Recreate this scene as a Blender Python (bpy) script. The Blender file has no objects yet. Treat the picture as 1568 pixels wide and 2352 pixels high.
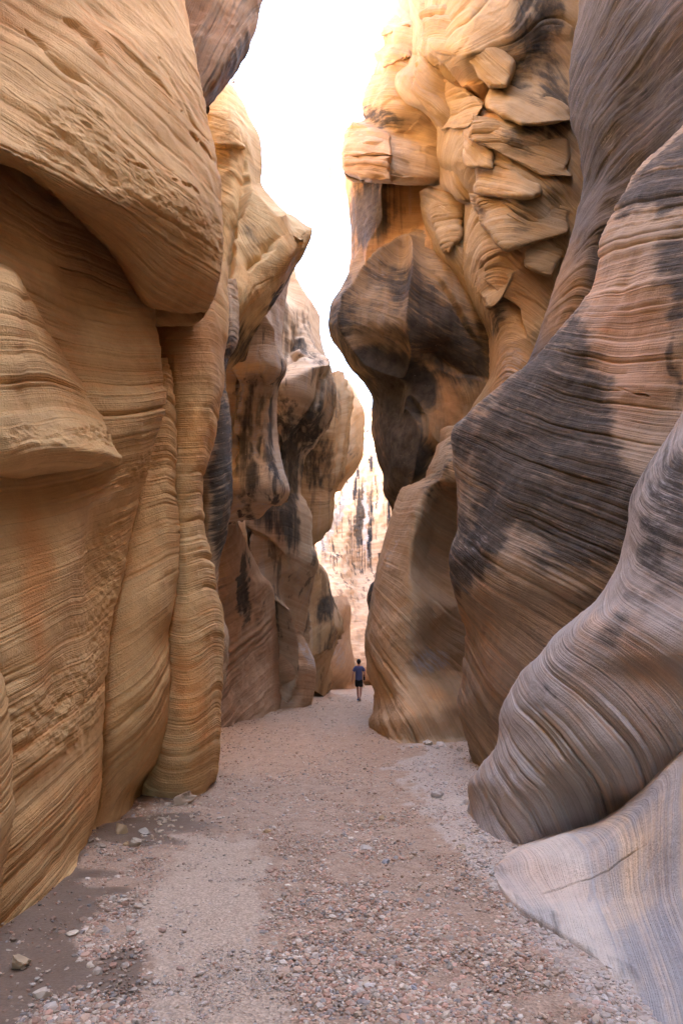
import bpy, math, random, numpy as np
from mathutils import Vector
random.seed(7); rng = np.random.default_rng(11)
col = bpy.context.scene.collection
# ------------------------------------------------------------------ camera geometry (a 24 mm lens, tilted up)
TH = math.radians(12.7); CT, ST = math.cos(TH), math.sin(TH); CZ = 1.6
CAM = np.array([0.0, 0.0, CZ])
def ray(px, py):
    X = (np.asarray(px, float)-784)/1568; V = (1176-np.asarray(py, float))/1568
    den = CT-V*ST
    return X/den, (ST+V*CT)/den          # x and z per metre of forward distance
def pt(px, py, Y):
    a, b = ray(px, py); return np.stack([a*Y, Y*np.ones_like(a), CZ+b*Y], -1)
def gY(py):
    return -CZ/ray(784, py)[1]
def proj(P):
    d = P-CAM; f = d[..., 1]*CT+d[..., 2]*ST; u = -d[..., 1]*ST+d[..., 2]*CT
    f = np.where(f < 1e-3, 1e-3, f)
    return 784+1568*d[..., 0]/f, 1176-1568*u/f
# ------------------------------------------------------------------ noise
T1 = rng.random(65536).astype(np.float32)*2-1
def _h(i, j, k):
    return T1[((i*73856093) ^ (j*19349663) ^ (k*83492791)) & 65535]
def noise(P, f=1.0, seed=0):
    q = np.asarray(P)*f+seed*17.31
    i = np.floor(q).astype(np.int64); r = (q-i); r = r*r*r*(r*(r*6-15)+10)
    x, y, z = i[..., 0], i[..., 1], i[..., 2]; a, b, c = r[..., 0], r[..., 1], r[..., 2]
    def L(u, v, t): return u+(v-u)*t
    return L(L(L(_h(x, y, z), _h(x+1, y, z), a), L(_h(x, y+1, z), _h(x+1, y+1, z), a), b),
             L(L(_h(x, y, z+1), _h(x+1, y, z+1), a), L(_h(x, y+1, z+1), _h(x+1, y+1, z+1), a), b), c)
def fbm(P, f, n=3, seed=0):
    s = 0; a = 1.0
    for k in range(n): s = s+a*noise(P, f*2**k, seed+k*3); a *= .5
    return s/1.6
def noise1(s, f, seed=0):
    q = s*f+seed*31.7; i = np.floor(q).astype(np.int64); r = q-i; r = r*r*(3-2*r)
    a = _h(i, i*0+seed, i*0+5); b = _h(i+1, i*0+seed, i*0+5)
    return a+(b-a)*r
def sstep(a, b, x):
    t = np.clip((x-a)/(b-a), 0, 1); return t*t*(3-2*t)
# ------------------------------------------------------------------ mesh helpers
def tag(o, label=None, cat=None, group=None, kind=None):
    if label: o['label'] = label
    if cat: o['category'] = cat
    if group: o['group'] = group
    if kind: o['kind'] = kind
    return o
def link(name, me, mat=None, parent=None):
    o = bpy.data.objects.new(name, me); col.objects.link(o)
    if mat is not None: me.materials.append(mat)
    if parent is not None: o.parent = parent
    return o
def empty(name, loc=(0, 0, 0), rz=0):
    o = bpy.data.objects.new(name, None); col.objects.link(o); o.location = loc; o.rotation_euler = (0, 0, rz); return o
def mesh_np(name, V, F, smooth=True, attrs=None):
    me = bpy.data.meshes.new(name); V = np.asarray(V, np.float32); F = np.asarray(F, np.int32)
    k = F.shape[1]
    me.vertices.add(len(V)); me.vertices.foreach_set('co', V.ravel())
    me.loops.add(F.size); me.loops.foreach_set('vertex_index', F.ravel())
    me.polygons.add(len(F)); me.polygons.foreach_set('loop_start', np.arange(0, F.size, k, dtype=np.int32))
    me.polygons.foreach_set('loop_total', np.full(len(F), k, np.int32))
    me.update(calc_edges=True)
    me.polygons.foreach_set('use_smooth', np.full(len(F), smooth, bool))
    for n, a in (attrs or {}).items():
        a = np.asarray(a, np.float32)
        if a.ndim == 1:
            at = me.attributes.new(n, 'FLOAT', 'POINT'); at.data.foreach_set('value', a)
        else:
            at = me.attributes.new(n, 'FLOAT_COLOR', 'POINT')
            at.data.foreach_set('color', np.concatenate([a, np.ones((len(a), 1), np.float32)], 1).ravel())
    me.validate(); return me
def grid_faces(nr, nc, flip=False):
    i = np.arange(nr*nc).reshape(nr, nc)
    F = np.stack([i[:-1, :-1], i[:-1, 1:], i[1:, 1:], i[1:, :-1]], -1).reshape(-1, 4)
    return F[:, ::-1] if flip else F
def pchip(A, counts):
    """resample axis 0 of A with a shape preserving cubic; counts = samples in each span"""
    d = np.diff(A, axis=0); m = np.zeros_like(A)
    m[0] = d[0]; m[-1] = d[-1]
    if len(A) > 2:
        p = d[:-1]*d[1:]; s = d[:-1]+d[1:]
        har = np.where(p > 0, 2*p/np.where(np.abs(s) < 1e-9, 1, s), 0)
        m[1:-1] = har*.75+.25*.5*s          # a touch of catmull-rom keeps it round
    out = []
    for k, n in enumerate(counts):
        t = (np.arange(n)/n).reshape((-1,)+(1,)*(A.ndim-1))
        h = (2*t**3-3*t**2+1)*A[k]+(t**3-2*t**2+t)*m[k]+(-2*t**3+3*t**2)*A[k+1]+(t**3-t**2)*m[k+1]
        out.append(h)
    out.append(A[-1:]); return np.concatenate(out, 0)
STEP = 2.1
def spans(A, axis):
    """number of samples for each span of a control net, from its size in view"""
    B = np.moveaxis(A, axis, 0); res = []
    for k in range(len(B)-1):
        d = np.hypot(B[k+1, :, 0]-B[k, :, 0], B[k+1, :, 1]-B[k, :, 1])
        pxm = np.clip(np.minimum(B[k, :, 0], B[k+1, :, 0]).min(), -1e9, 1e9); pxM = np.maximum(B[k, :, 0], B[k+1, :, 0]).max()
        pym = np.minimum(B[k, :, 1], B[k+1, :, 1]).min(); pyM = np.maximum(B[k, :, 1], B[k+1, :, 1]).max()
        st = STEP
        if pxM <= 5 or pxm >= 1560 or pyM <= 5 or pym >= 2345: st = STEP*4
        # near rock also needs rows where it is seen edge-on
        res.append(int(np.clip(math.ceil(np.percentile(d, 80)/st), 4, 400)))
    return res
SUN_AZ, SUN_EL, SUN_E, EXPO = 84, 50, 5.0, 4.68
SKY = (1.0, 7.0, .4)
RTOP, RT2, RT3 = 31, 30, 26  # right rim heights out of view, set to keep sun off the walls
GRAVEL_N = 160000
# ------------------------------------------------------------------ one buttress of canyon rock
GRID = {}
def build_lobe(name, rows, side='R', roll=.45, base=False, top=False, bed=(), bedth=1.0, strata=1.0, rough=1.0, blocky=0.0,
               mat=None, parent=None, label=None, tint=(1, 1, 1), varn=(), streak=0.0, pale=(), back=4.0, seed=0, folds=0.0, pit=(), tints=(), cracks=(), steps=(), calm=(), smask=None):
    net = []
    for r in rows:
        py = r[0] if not isinstance(r[0], tuple) else None
        cells = r[1:] if py is not None else r
        line = []
        for c in cells:
            if len(c) == 2: px, y, Y = c[0], py, c[1]
            else: px, y, Y = c
            if Y == 'g': Y = float(gY(y))
            line.append((px, y, math.log(Y)))
        net.append(line)
    A = np.array(net, float)
    cr, cc = spans(A, 0), spans(A, 1)
    G = pchip(A, cr); G = np.moveaxis(pchip(np.moveaxis(G, 1, 0), cc), 0, 1)
    PX, PY, Y = G[..., 0], G[..., 1], np.exp(G[..., 2])
    # rounding towards the free edge
    es = -1 if side == 'R' else 0
    prot = np.ones(PX.shape)
    if side in ('R','L'):
        d = np.hypot(PX-PX[:, es:][:, :1] if side == 'R' else PX-PX[:, :1], PY-(PY[:, -1:] if side == 'R' else PY[:, :1]))
        w = roll/(Y*.97)*1568*1.3; prot = .22+.78*sstep(0, 75, d)
        t = np.clip(1-d/w, 0, 1)
        Y = Y+roll*(1-np.sqrt(1-np.minimum(t*t, .9996)))
    GRID[seed] = (PX[::3, ::3].ravel(), PY[::3, ::3].ravel(), Y[::3, ::3].ravel())
    P = pt(PX, PY, Y)
    seen = np.ones(PX.shape, bool)
    def side_of(E):
        r = E-CAM; r[..., 2] = 0; r /= np.linalg.norm(r, axis=-1, keepdims=True)
        s = np.stack([-r[..., 1], r[..., 0], 0*r[..., 0]], -1)
        return r, (s if side == 'R' else -s)
    if side in ('R','L'):
        E = P[:, -1] if side == 'R' else P[:, 0]
        r, s = side_of(E.copy()); cols = []
        for k in range(1, 11):
            ph = k/10*math.pi/2; cols.append(E+roll*math.sin(ph)*r+roll*(1-math.cos(ph))*s)
        for k in range(1, 9): cols.append(E+roll*r+roll*s+back*(k/8)**1.5*(s+.35*r))
        W = np.stack(cols, 1)
        P = np.concatenate([P, W], 1) if side == 'R' else np.concatenate([W[:, ::-1], P], 1)
        ext = np.zeros((P.shape[0], 18))
        cat = (lambda a, fill: np.concatenate([a, fill], 1)) if side == 'R' else (lambda a, fill: np.concatenate([fill, a], 1))
        eP = (PX[:, -1:] if side == 'R' else PX[:, :1])+ext; eY = (PY[:, -1:] if side == 'R' else PY[:, :1])+ext
        PX = cat(PX, eP); PY = cat(PY, eY); prot = cat(prot, ext+.22)
    if top:
        E = P[0]; r = E-CAM; r[..., 2] = 0; r /= np.linalg.norm(r, axis=-1, keepdims=True)
        rr = roll*.8; rows_ = [E+rr*math.sin(k/6*math.pi/2)*r+np.array([0, 0, rr*.25])*math.sin(k/6*math.pi/2) for k in range(1, 7)]
        rows_ += [E+(rr+5*(k/6))*r+np.array([0, 0, rr*.25-.2*k]) for k in range(1, 7)]
        P = np.concatenate([np.stack(rows_[::-1], 0), P], 0); PX = np.concatenate([np.repeat(PX[:1], 12, 0), PX], 0); prot = np.concatenate([np.repeat(prot[:1], 12, 0), prot], 0); PY = np.concatenate([np.repeat(PY[:1], 12, 0), PY], 0)
    if base:
        E = P[-1]; add = [E+np.array([0, 0, -.06*k]) for k in range(1, 9)]
        P = np.concatenate([P, np.stack(add, 0)], 0); PX = np.concatenate([PX, np.repeat(PX[-1:], 8, 0)], 0); prot = np.concatenate([prot, np.repeat(prot[-1:], 8, 0)], 0); PY = np.concatenate([PY, np.repeat(PY[-1:], 8, 0)], 0)
    def normals(P):
        N = np.cross(np.gradient(P, axis=1), np.gradient(P, axis=0)); N /= np.maximum(np.linalg.norm(N, axis=-1, keepdims=True), 1e-9)
        return N
    N = normals(P); mid = (slice(P.shape[0]//4, -P.shape[0]//4), slice(P.shape[1]//4, -P.shape[1]//4))
    flip = np.mean(np.sum(N[mid]*(P[mid]-CAM), -1)) > 0
    if flip: N = -N
    # bedding planes: a smooth scalar field in space fitted to the lie of the beds
    ctr = P.reshape(-1, 3).mean(0); S = max(1.0, float(np.abs(P[mid]-ctr).max()))
    def basis_grad(p):
        x, y, z = (p-ctr)/S
        g = np.zeros((3, 9)); g[0, 0] = g[1, 1] = g[2, 2] = 1
        g[:, 3] = (2*x, 0, 0); g[:, 4] = (0, 2*y, 0); g[:, 5] = (0, 0, 2*z)
        g[:, 6] = (y, x, 0); g[:, 7] = (z, 0, x); g[:, 8] = (0, z, y); return g
    eq, rhs = [], []
    gr, gc = np.gradient(P, axis=0), np.gradient(P, axis=1)
    for (bx, by, ang) in bed:
        k = np.argmin((PX-bx)**2+(PY-by)**2); i, j = np.unravel_index(k, PX.shape)
        if side in ('R','L'): j = int(np.clip(j, 24, P.shape[1]-25)) if P.shape[1] > 60 else j
        n = N[i, j]; p = P[i, j]; h = .02*np.linalg.norm(p-CAM)
        # direction of a bed in the tangent plane, seen at this angle from the path
        dx, dy = math.cos(math.radians(ang)), -math.sin(math.radians(ang))
        px0, py0 = proj(p); dirs = []
        for (ux, uy) in ((dx, dy), (-dy, dx)):
            a_, b_ = ray(px0+20*ux, py0+20*uy); rd = np.array([a_, 1.0, b_])
            den = rd@n; den = den if abs(den) > .12 else (.12 if den > 0 else -.12)
            q = CAM+rd*(((p-CAM)@n)/den); v = q-p; dirs.append(v/np.linalg.norm(v))
        t = dirs[0]; u = np.cross(n, t)
        if u[2] < 0: u = -u
        B = basis_grad(p); eq.append(t@B*3); rhs.append(0); eq.append(u@B); rhs.append(1)
    for j in range(9):
        e = np.zeros(9); e[j] = .08 if j < 3 else .35; eq.append(e); rhs.append(.08 if j == 2 else 0)
    c = np.linalg.lstsq(np.array(eq), np.array(rhs), rcond=None)[0]
    Q = (P-ctr)/S; x, y, z = Q[..., 0], Q[..., 1], Q[..., 2]
    b = S*(c[0]*x+c[1]*y+c[2]*z+c[3]*x*x+c[4]*y*y+c[5]*z*z+c[6]*x*y+c[7]*x*z+c[8]*y*z)
    b = b+.07*fbm(P, .45, 2, seed+40)+.012*noise(P, 2.2, seed+41)
    b = b/bedth
    # relief
    dist = np.linalg.norm(P-CAM, axis=-1)
    D = .10*rough*prot*fbm(P, .55, 3, seed+1)+.022*rough*fbm(P, 3.0, 3, seed+5)
    if folds: D = D+prot*folds*(1-np.abs(noise(P*np.array([1, 1, .22]), .8, seed+9)))**2
    amp = .40+1.0*sstep(-.30, .45, noise(P, .5, seed+13))
    for e in calm: amp = amp*(1-blob(PX, PY, e))
    def ribs(f, w, sd, wv):
        q = b*f+.9*noise1(b, f*.41, sd); cell = np.floor(q).astype(np.int64); fr = q-cell
        h = T1[((cell*7919) ^ (sd*104729)) & 65535]*.5+.5; hn = T1[(((cell+1)*7919) ^ (sd*104729)) & 65535]*.5+.5
        lat = sstep(-.45, .35, noise(np.stack([P[..., 0]*wv, P[..., 1]*wv, b*f*.8], -1), 1.0, sd+5))
        g = h**2.2*np.exp(-fr/w)+hn**2.2*np.exp(-(1-fr)/(w*.45))
        body = (h+(hn-h)*sstep(.75, 1, fr)-.5)
        return (.45*body-g)*(.25+.75*lat)
    D = D+1.35*strata*amp*bedth**.5*np.where(dist > 13, .35+.65*prot, .8+.2*prot)*(.040*ribs(3.1, .13, seed+2, .9)+.020*ribs(8.3, .16, seed+3, 1.3)+.009*ribs(21, .2, seed+4, 2))
    pitm = np.zeros(PX.shape)
    for e in pit: pitm = np.maximum(pitm, blob(PX, PY, e))
    if len(pit):
        n = fbm(P*np.array([1, 1, 1.6]), 6.0, 3, seed+20); D = D-pitm*(.035*sstep(-.05, .5, n)+.022*noise(P*np.array([1, 1, 1.8]), 13, seed+23)+.012*noise(P, 30, seed+24))
    if blocky:
        wq = P+.25*np.stack([noise(P, .8, seed+30), noise(P, .8, seed+31), noise(P, .8, seed+32)], -1)
        bb = b*bedth*.8+.35*noise(P, .7, seed+33)+.08*noise(P, 2.6, seed+34); cell = np.floor(bb); fr = bb-cell
        along = wq[..., 0]*.6+wq[..., 1]*.25+.2*wq[..., 2]+cell*3.7; ca = np.floor(along); fa = along-ca
        def hh(i, j, k): return T1[((i.astype(np.int64)*9277) ^ (j.astype(np.int64)*3571) ^ (k*613)) & 65535]
        h0, tx, ty = hh(cell, ca, 1), hh(cell, ca, 2), hh(cell, ca, 3)
        e = np.minimum(sstep(0, .07, fr)*sstep(0, .10, 1-fr), sstep(0, .04, fa)*sstep(0, .06, 1-fa))
        D = D+prot*blocky*(h0*.6+tx*.7*(fr-.5)+ty*.9*(fa-.5))*(.35+.65*e)-blocky*.22*(1-e)*(.4+.6*sstep(-.2, .4, noise(P, .9, seed+36)))
        b2_ = b*2.3+.3*noise(P, 1.9, seed+37); c2 = np.floor(b2_); a2 = wq[..., 0]*1.7+wq[..., 1]*.9+c2*2.3
        D = D+prot*blocky*.22*hh(c2, np.floor(a2), 5)*sstep(0, .12, b2_-c2)
    for (pts_, dep, wid) in cracks:
        dd = np.full(PX.shape, 1e9); wob = 5*noise(P, 2.5, seed+70)+2*noise(P, 9, seed+71); n_ = len(pts_)-1
        for k_, (a0, b0) in enumerate(zip(pts_[:-1], pts_[1:])):
            vx, vy = b0[0]-a0[0], b0[1]-a0[1]; tt = np.clip(((PX-a0[0])*vx+(PY-a0[1])*vy)/(vx*vx+vy*vy), 0, 1); al = (k_+tt)/n_
            d_ = np.hypot(PX-a0[0]-tt*vx+wob, PY-a0[1]-tt*vy+wob)/np.maximum(np.minimum(1, 4*np.minimum(al+.04, 1.04-al)), .05); dd = np.minimum(dd, d_)
        D = D-dep*(1-sstep(0, wid, dd))*(.45+.55*sstep(-.4, .3, noise(P, 1.7, seed+72)))
    for (pts_, dep, rng_) in steps:      # the lip of a ledge: rock stands proud on the left hand side of the line
        dd = np.full(PX.shape, 1e9); sg = np.zeros(PX.shape); wob = 7*noise(P, 1.6, seed+75)+4*noise(P, 5, seed+76); n_ = len(pts_)-1; en = np.ones(PX.shape)
        for k_, (a0, b0) in enumerate(zip(pts_[:-1], pts_[1:])):
            vx, vy = b0[0]-a0[0], b0[1]-a0[1]; X_, Y_ = PX+wob-a0[0], PY+wob-a0[1]; tt = np.clip((X_*vx+Y_*vy)/(vx*vx+vy*vy), 0, 1)
            d_ = np.hypot(X_-tt*vx, Y_-tt*vy); m_ = d_ < dd; dd = np.where(m_, d_, dd); sg = np.where(m_, np.sign(vy*X_-vx*Y_), sg); al = (k_+tt)/n_
            en = np.where(m_, np.minimum(1, 5*np.minimum(al+.01, 1.01-al)), en)
        D = D-prot*dep*en*np.where(sg < 0, np.exp(-dd/rng_)*sstep(-1, 7, dd), 0)
    D = D*np.clip(dist/7, .75, 2.2)**.5
    if base: D[-9:] *= .5
    P = P+N*D[..., None]
    # stains and tint patches
    wb = 26*np.clip(8/dist, .25, 1.6); QX = PX+wb*(noise(P, 1.3, seed+60)+.6*noise(P, 4, seed+61)); QY = PY+wb*1.6*(noise(P, 1.1, seed+62)+.6*noise(P, 3.5, seed+63))
    PX, PY = QX, QY
    v = np.zeros(PX.shape)
    for e in varn: v = np.maximum(v, blob(PX, PY, e))
    pl = np.zeros(PX.shape)
    for e in pale: pl = np.maximum(pl, blob(PX, PY, e))
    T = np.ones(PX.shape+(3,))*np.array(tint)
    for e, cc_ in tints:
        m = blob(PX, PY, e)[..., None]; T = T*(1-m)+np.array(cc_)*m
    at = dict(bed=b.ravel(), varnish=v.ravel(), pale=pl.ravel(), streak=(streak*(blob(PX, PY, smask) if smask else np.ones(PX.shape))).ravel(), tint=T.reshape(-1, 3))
    me = mesh_np(name, P.reshape(-1, 3), grid_faces(P.shape[0], P.shape[1], not flip), True, at)
    o = link(name, me, mat, parent)
    if label: o['label'] = label
    return o
def blob(PX, PY, e):
    if e[0] == 'p':                      # a traced patch: points, softness, strength
        pts_, soft, st = e[1], e[2], e[3]; ins = np.zeros(PX.shape, bool); dd = np.full(PX.shape, 1e9)
        for (ax, ay), (bx, by) in zip(pts_, pts_[1:]+pts_[:1]):
            vx, vy = bx-ax, by-ay; t = np.clip(((PX-ax)*vx+(PY-ay)*vy)/(vx*vx+vy*vy+1e-9), 0, 1)
            dd = np.minimum(dd, np.hypot(PX-ax-t*vx, PY-ay-t*vy))
            if ay != by: ins ^= ((ay > PY) != (by > PY)) & (PX < (bx-ax)*(PY-ay)/(by-ay)+ax)
        return st*sstep(-soft, soft, np.where(ins, dd, -dd))
    """soft elliptical patch: cx, cy, rx, ry, angle, strength"""
    cx, cy, rx, ry, an, st = e; a = math.radians(an); dx, dy = PX-cx, -(PY-cy)
    u = (dx*math.cos(a)+dy*math.sin(a))/rx; v = (-dx*math.sin(a)+dy*math.cos(a))/ry
    return st*(1-sstep(.35, 1.4, np.hypot(u, v)))

def rock_block(on, poly, out, seed, tilt=(0, 0), sink=.5, grow=1.15, fol=.45, rough=.8, **kw):
    """a broken block standing proud of the buttress it belongs to: flat face, sharp sides"""
    gx_, gy_, gY_ = GRID[on]; ys = [p[1] for p in poly]; y0, y1 = min(ys), max(ys); cx = sum(p[0] for p in poly)/len(poly); cy = sum(ys)/len(ys)
    def loc(x, y): return float(gY_[np.argmin((gx_-x)**2+(gy_-y)**2)])
    poly = [(cx+(p[0]-cx)*grow, cy+(p[1]-cy)*grow) for p in poly]; ys = [p[1] for p in poly]; y0, y1 = min(ys), max(ys)
    pts_ = [(cx+(p[0]-cx)*.75, cy+(p[1]-cy)*.75) for p in poly]+[(cx, cy)]
    A = np.array([(1, x-cx, y-cy) for x, y in pts_]); c, *_ = np.linalg.lstsq(A, np.array([loc(x, y) for x, y in pts_]), rcond=None)
    def face(x, y): return (1-fol)*(c[0]+c[1]*(x-cx)+c[2]*(y-cy))+fol*loc(x, y)+tilt[0]/100*(x-cx)+tilt[1]/100*(y-cy)-out
    def ends(y):
        xs = []
        for (ax, ay), (bx, by) in zip(poly, poly[1:]+poly[:1]):
            if (ay <= y) != (by <= y): xs.append(ax+(bx-ax)*(y-ay)/(by-ay))
        w = (y1-y0)*.07; n_ = lambda k: float(noise(np.array([y/22., k, seed*3.1]), 1.0, 5))*w
        return (min(xs)+n_(.5), max(xs)+n_(7.5)) if len(xs) > 1 else (cx, cx)
    tv = [.005, .04, .10, .25, .4, .55, .7, .85, .93, .975, .995]; tu = [0, .05, .16, .35, .5, .65, .84, .95, 1]; rows = []
    for i, v in enumerate(tv):
        y = y0+(y1-y0)*v; a, b = ends(y); row = []
        for j, u in enumerate(tu):
            x = a+(b-a)*u; f = face(x, y); deep = max(loc(x, y), f)+sink*.6
            if i in (0, len(tv)-1) or j in (0, len(tu)-1): Y = deep
            elif i in (1, len(tv)-2) or j in (1, len(tu)-2): Y = f+.10
            elif i == 2 or j in (2, len(tu)-3): Y = f+.02
            else: Y = f
            row.append((x, y, Y))
        rows.append(tuple(row))
    return build_lobe('rock_block', rows, side='none', seed=seed, rough=rough, **kw)
# ------------------------------------------------------------------ materials
class NT:
    def __init__(s, name):
        s.m = bpy.data.materials.new(name); s.m.use_nodes = True; s.t = s.m.node_tree; s.t.nodes.clear()
        s.out = s.t.nodes.new('ShaderNodeOutputMaterial'); s.b = s.t.nodes.new('ShaderNodeBsdfPrincipled')
        s.t.links.new(s.b.outputs[0], s.out.inputs[0]); s.b.inputs['Specular IOR Level'].default_value = .25
    def n(s, typ, **kw):
        nd = s.t.nodes.new(typ)
        for k, v in kw.items():
            if hasattr(nd, k): setattr(nd, k, v)
            else: nd.inputs[k].default_value = v
        return nd
    def l(s, a, b): s.t.links.new(a, b)
    def put(s, v, sock):
        if isinstance(v, (int, float)): sock.default_value = v
        elif isinstance(v, (tuple, list)): sock.default_value = tuple(v)+((1,) if len(v) == 3 and sock.type == 'RGBA' else ())
        else: s.l(v, sock)
    def math(s, op, a, b=0.0, c=None, clamp=False):
        nd = s.n('ShaderNodeMath', operation=op, use_clamp=clamp); s.put(a, nd.inputs[0]); s.put(b, nd.inputs[1])
        if c is not None: s.put(c, nd.inputs[2])
        return nd.outputs[0]
    def mix(s, f, a, b, mode='MIX'):
        nd = s.n('ShaderNodeMix', data_type='RGBA', blend_type=mode); s.put(f, nd.inputs[0]); s.put(a, nd.inputs[6]); s.put(b, nd.inputs[7]); return nd.outputs[2]
    def attr(s, name, out='Fac'):
        return s.n('ShaderNodeAttribute', attribute_name=name).outputs[out]
    def noise(s, vec=None, scale=1.0, detail=3.0, rough=.5, dist=0.0, w=None, out=0):
        if w is not None:
            nd = s.n('ShaderNodeTexNoise', noise_dimensions='1D'); s.put(w, nd.inputs['W'])
        else:
            nd = s.n('ShaderNodeTexNoise')
            if vec is not None: s.l(vec, nd.inputs['Vector'])
        nd.inputs['Scale'].default_value = scale; nd.inputs['Detail'].default_value = detail
        nd.inputs['Roughness'].default_value = rough; nd.inputs['Distortion'].default_value = dist
        return nd.outputs[out]
    def rng(s, v, a, b, c=0.0, d=1.0, smooth=True):
        nd = s.n('ShaderNodeMapRange', interpolation_type='SMOOTHSTEP' if smooth else 'LINEAR'); s.put(v, nd.inputs[0])
        for i, x in enumerate((a, b, c, d)): nd.inputs[i+1].default_value = x
        return nd.outputs[0]
    def vscale(s, vec, k):
        nd = s.n('ShaderNodeVectorMath', operation='MULTIPLY'); s.l(vec, nd.inputs[0]); nd.inputs[1].default_value = k; return nd.outputs[0]
    def bump(s, h, strength, distance, prev=None):
        nd = s.n('ShaderNodeBump'); nd.inputs['Strength'].default_value = strength; nd.inputs['Distance'].default_value = distance
        s.put(h, nd.inputs['Height'])
        if prev is not None: s.l(prev, nd.inputs['Normal'])
        return nd.outputs[0]
def simple(name, c, rough=.8, var=.15, scale=30, metal=0):
    t = NT(name); pos = t.n('ShaderNodeTexCoord').outputs['Object']
    n = t.noise(pos, scale, 3); c2 = tuple(x*(1-var) for x in c); c3 = tuple(min(1, x*(1+var)) for x in c)
    t.l(t.mix(t.rng(n, .3, .7), c2, c3), t.b.inputs['Base Color']); t.b.inputs['Roughness'].default_value = rough
    t.b.inputs['Metallic'].default_value = metal; return t.m
ALB = .78
def scaled(t, c, k=ALB, w=1.0): return t.mix(1.0, c, (k, k*(.5+.5*w), k*w), 'MULTIPLY')
def rock_mat(name, A, B, C, dark=(.021, .0195, .0175), fine=.75):
    t = NT(name); pos = t.n('ShaderNodeNewGeometry').outputs['Position']; bed = t.attr('bed')
    b1 = t.noise(w=bed, scale=3.2, detail=2); b2 = t.noise(w=bed, scale=11, detail=4, rough=.65); b3 = t.noise(w=bed, scale=48, detail=3, rough=.7)
    pz = t.vscale(pos, (1, 1, .8)); big = t.noise(pz, .7, 4, .6); med = t.noise(pos, 4.5, 5, .62); grain = t.noise(pos, 60, 4, .7)
    c = t.mix(t.rng(t.math('ADD', b1, t.math('MULTIPLY', t.math('SUBTRACT', big, .5), .5)), .36, .64), A, B)
    c = t.mix(t.rng(t.math('ADD', big, t.math('MULTIPLY', t.math('SUBTRACT', b2, .5), .6)), .52, .72, 0, .8), c, C)
    k = t.math('ADD', t.math('MULTIPLY', b2, .38*fine), t.math('MULTIPLY', b3, .34*fine))
    k = t.math('ADD', k, t.math('MULTIPLY', med, .42)); k = t.math('ADD', k, t.math('MULTIPLY', grain, .20))
    k = t.math('ADD', k, 1.0-.5*(.38*fine+.34*fine+.42+.20))
    kk = t.n('ShaderNodeCombineColor'); [t.l(k, kk.inputs[i]) for i in range(3)]
    c = t.mix(1.0, c, kk.outputs[0], 'MULTIPLY')
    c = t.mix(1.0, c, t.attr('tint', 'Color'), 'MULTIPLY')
    # water streaks running down the wall
    sv = t.vscale(pos, (1.7, 1.1, .028)); s1 = t.noise(sv, 1.3, 4, .65, .25); st = t.attr('streak')
    sm = t.math('MULTIPLY', st, t.rng(s1, .54, .62)); c = t.mix(t.math('MULTIPLY', sm, .88, clamp=True), c, (.045, .038, .037))
    lt = t.math('MULTIPLY', st, t.rng(s1, .43, .36)); c = t.mix(t.math('MULTIPLY', lt, .55, clamp=True), c, (.56, .49, .42))
    # desert varnish and painted shade, broken up along the beds
    cb = t.n('ShaderNodeCombineXYZ'); sx = t.n('ShaderNodeSeparateXYZ'); t.l(pos, sx.inputs[0])
    t.l(t.math('MULTIPLY', sx.outputs[0], .9), cb.inputs[0]); t.l(t.math('MULTIPLY', sx.outputs[1], .7), cb.inputs[1]); t.l(t.math('MULTIPLY', bed, 9), cb.inputs[2])
    an = t.noise(cb.outputs[0], 1.6, 5, .68); v = t.attr('varnish')
    dn = t.noise(t.vscale(pos, (2.6, 1.6, .07)), 1.6, 5, .65, .2); sk = t.rng(st, .1, .4); an = t.math('ADD', t.math('MULTIPLY', an, t.math('SUBTRACT', 1.0, sk)), t.math('MULTIPLY', dn, sk))
    vv = t.math('ADD', v, t.math('MULTIPLY', t.math('SUBTRACT', an, .5), 2.3)); vv = t.math('ADD', vv, t.math('MULTIPLY', t.math('SUBTRACT', med, .5), .9))
    vm = t.math('MULTIPLY', t.rng(vv, .15, 1.0), t.rng(v, 0, .3))
    c = t.mix(t.math('MULTIPLY', vm, .92), c, t.mix(t.rng(med, .3, .7), dark, (dark[0]*3.4, dark[1]*3.1, dark[2]*2.8)))
    # pale mineral crust
    p = t.attr('pale'); pp = t.math('ADD', p, t.math('MULTIPLY', t.math('SUBTRACT', t.noise(cb.outputs[0], 3.5, 5, .7), .5), 1.9))
    pm = t.math('MULTIPLY', t.rng(pp, .45, .85), t.rng(p, 0, .15)); c = t.mix(t.math('MULTIPLY', pm, .7), c, (.50, .47, .45))
    # sparse white flecks
    fl = t.rng(t.noise(pos, 23, 3, .6), .70, .76); c = t.mix(t.math('MULTIPLY', fl, t.math('ADD', t.math('MULTIPLY', v, .6), .12)), c, (.52, .47, .42))
    t.l(scaled(t, c), t.b.inputs['Base Color']); t.b.inputs['Roughness'].default_value = .88
    h = t.math('ADD', t.math('MULTIPLY', b3, .6), t.math('MULTIPLY', b2, .8)); h = t.math('ADD', h, t.math('MULTIPLY', med, .6))
    n1 = t.bump(h, .9, .03); n2 = t.bump(t.math('ADD', grain, t.noise(pos, 22, 4, .7)), .8, .012, n1)
    t.l(n2, t.b.inputs['Normal']); return t.m
M = {}
M['golden'] = rock_mat('golden sandstone', (.78, .495, .215), (.69, .415, .165), (.72, .38, .14), fine=.8)
M['buff'] = rock_mat('buff sandstone', (.60, .44, .28), (.51, .35, .20), (.56, .35, .19), fine=1.3)
M['grey'] = rock_mat('grey lavender sandstone', (.39, .36, .315), (.32, .29, .25), (.41, .30, .21), fine=1.9)
M['pink'] = rock_mat('pink sandstone', (.66, .495, .33), (.56, .395, .25), (.64, .52, .37))
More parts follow.
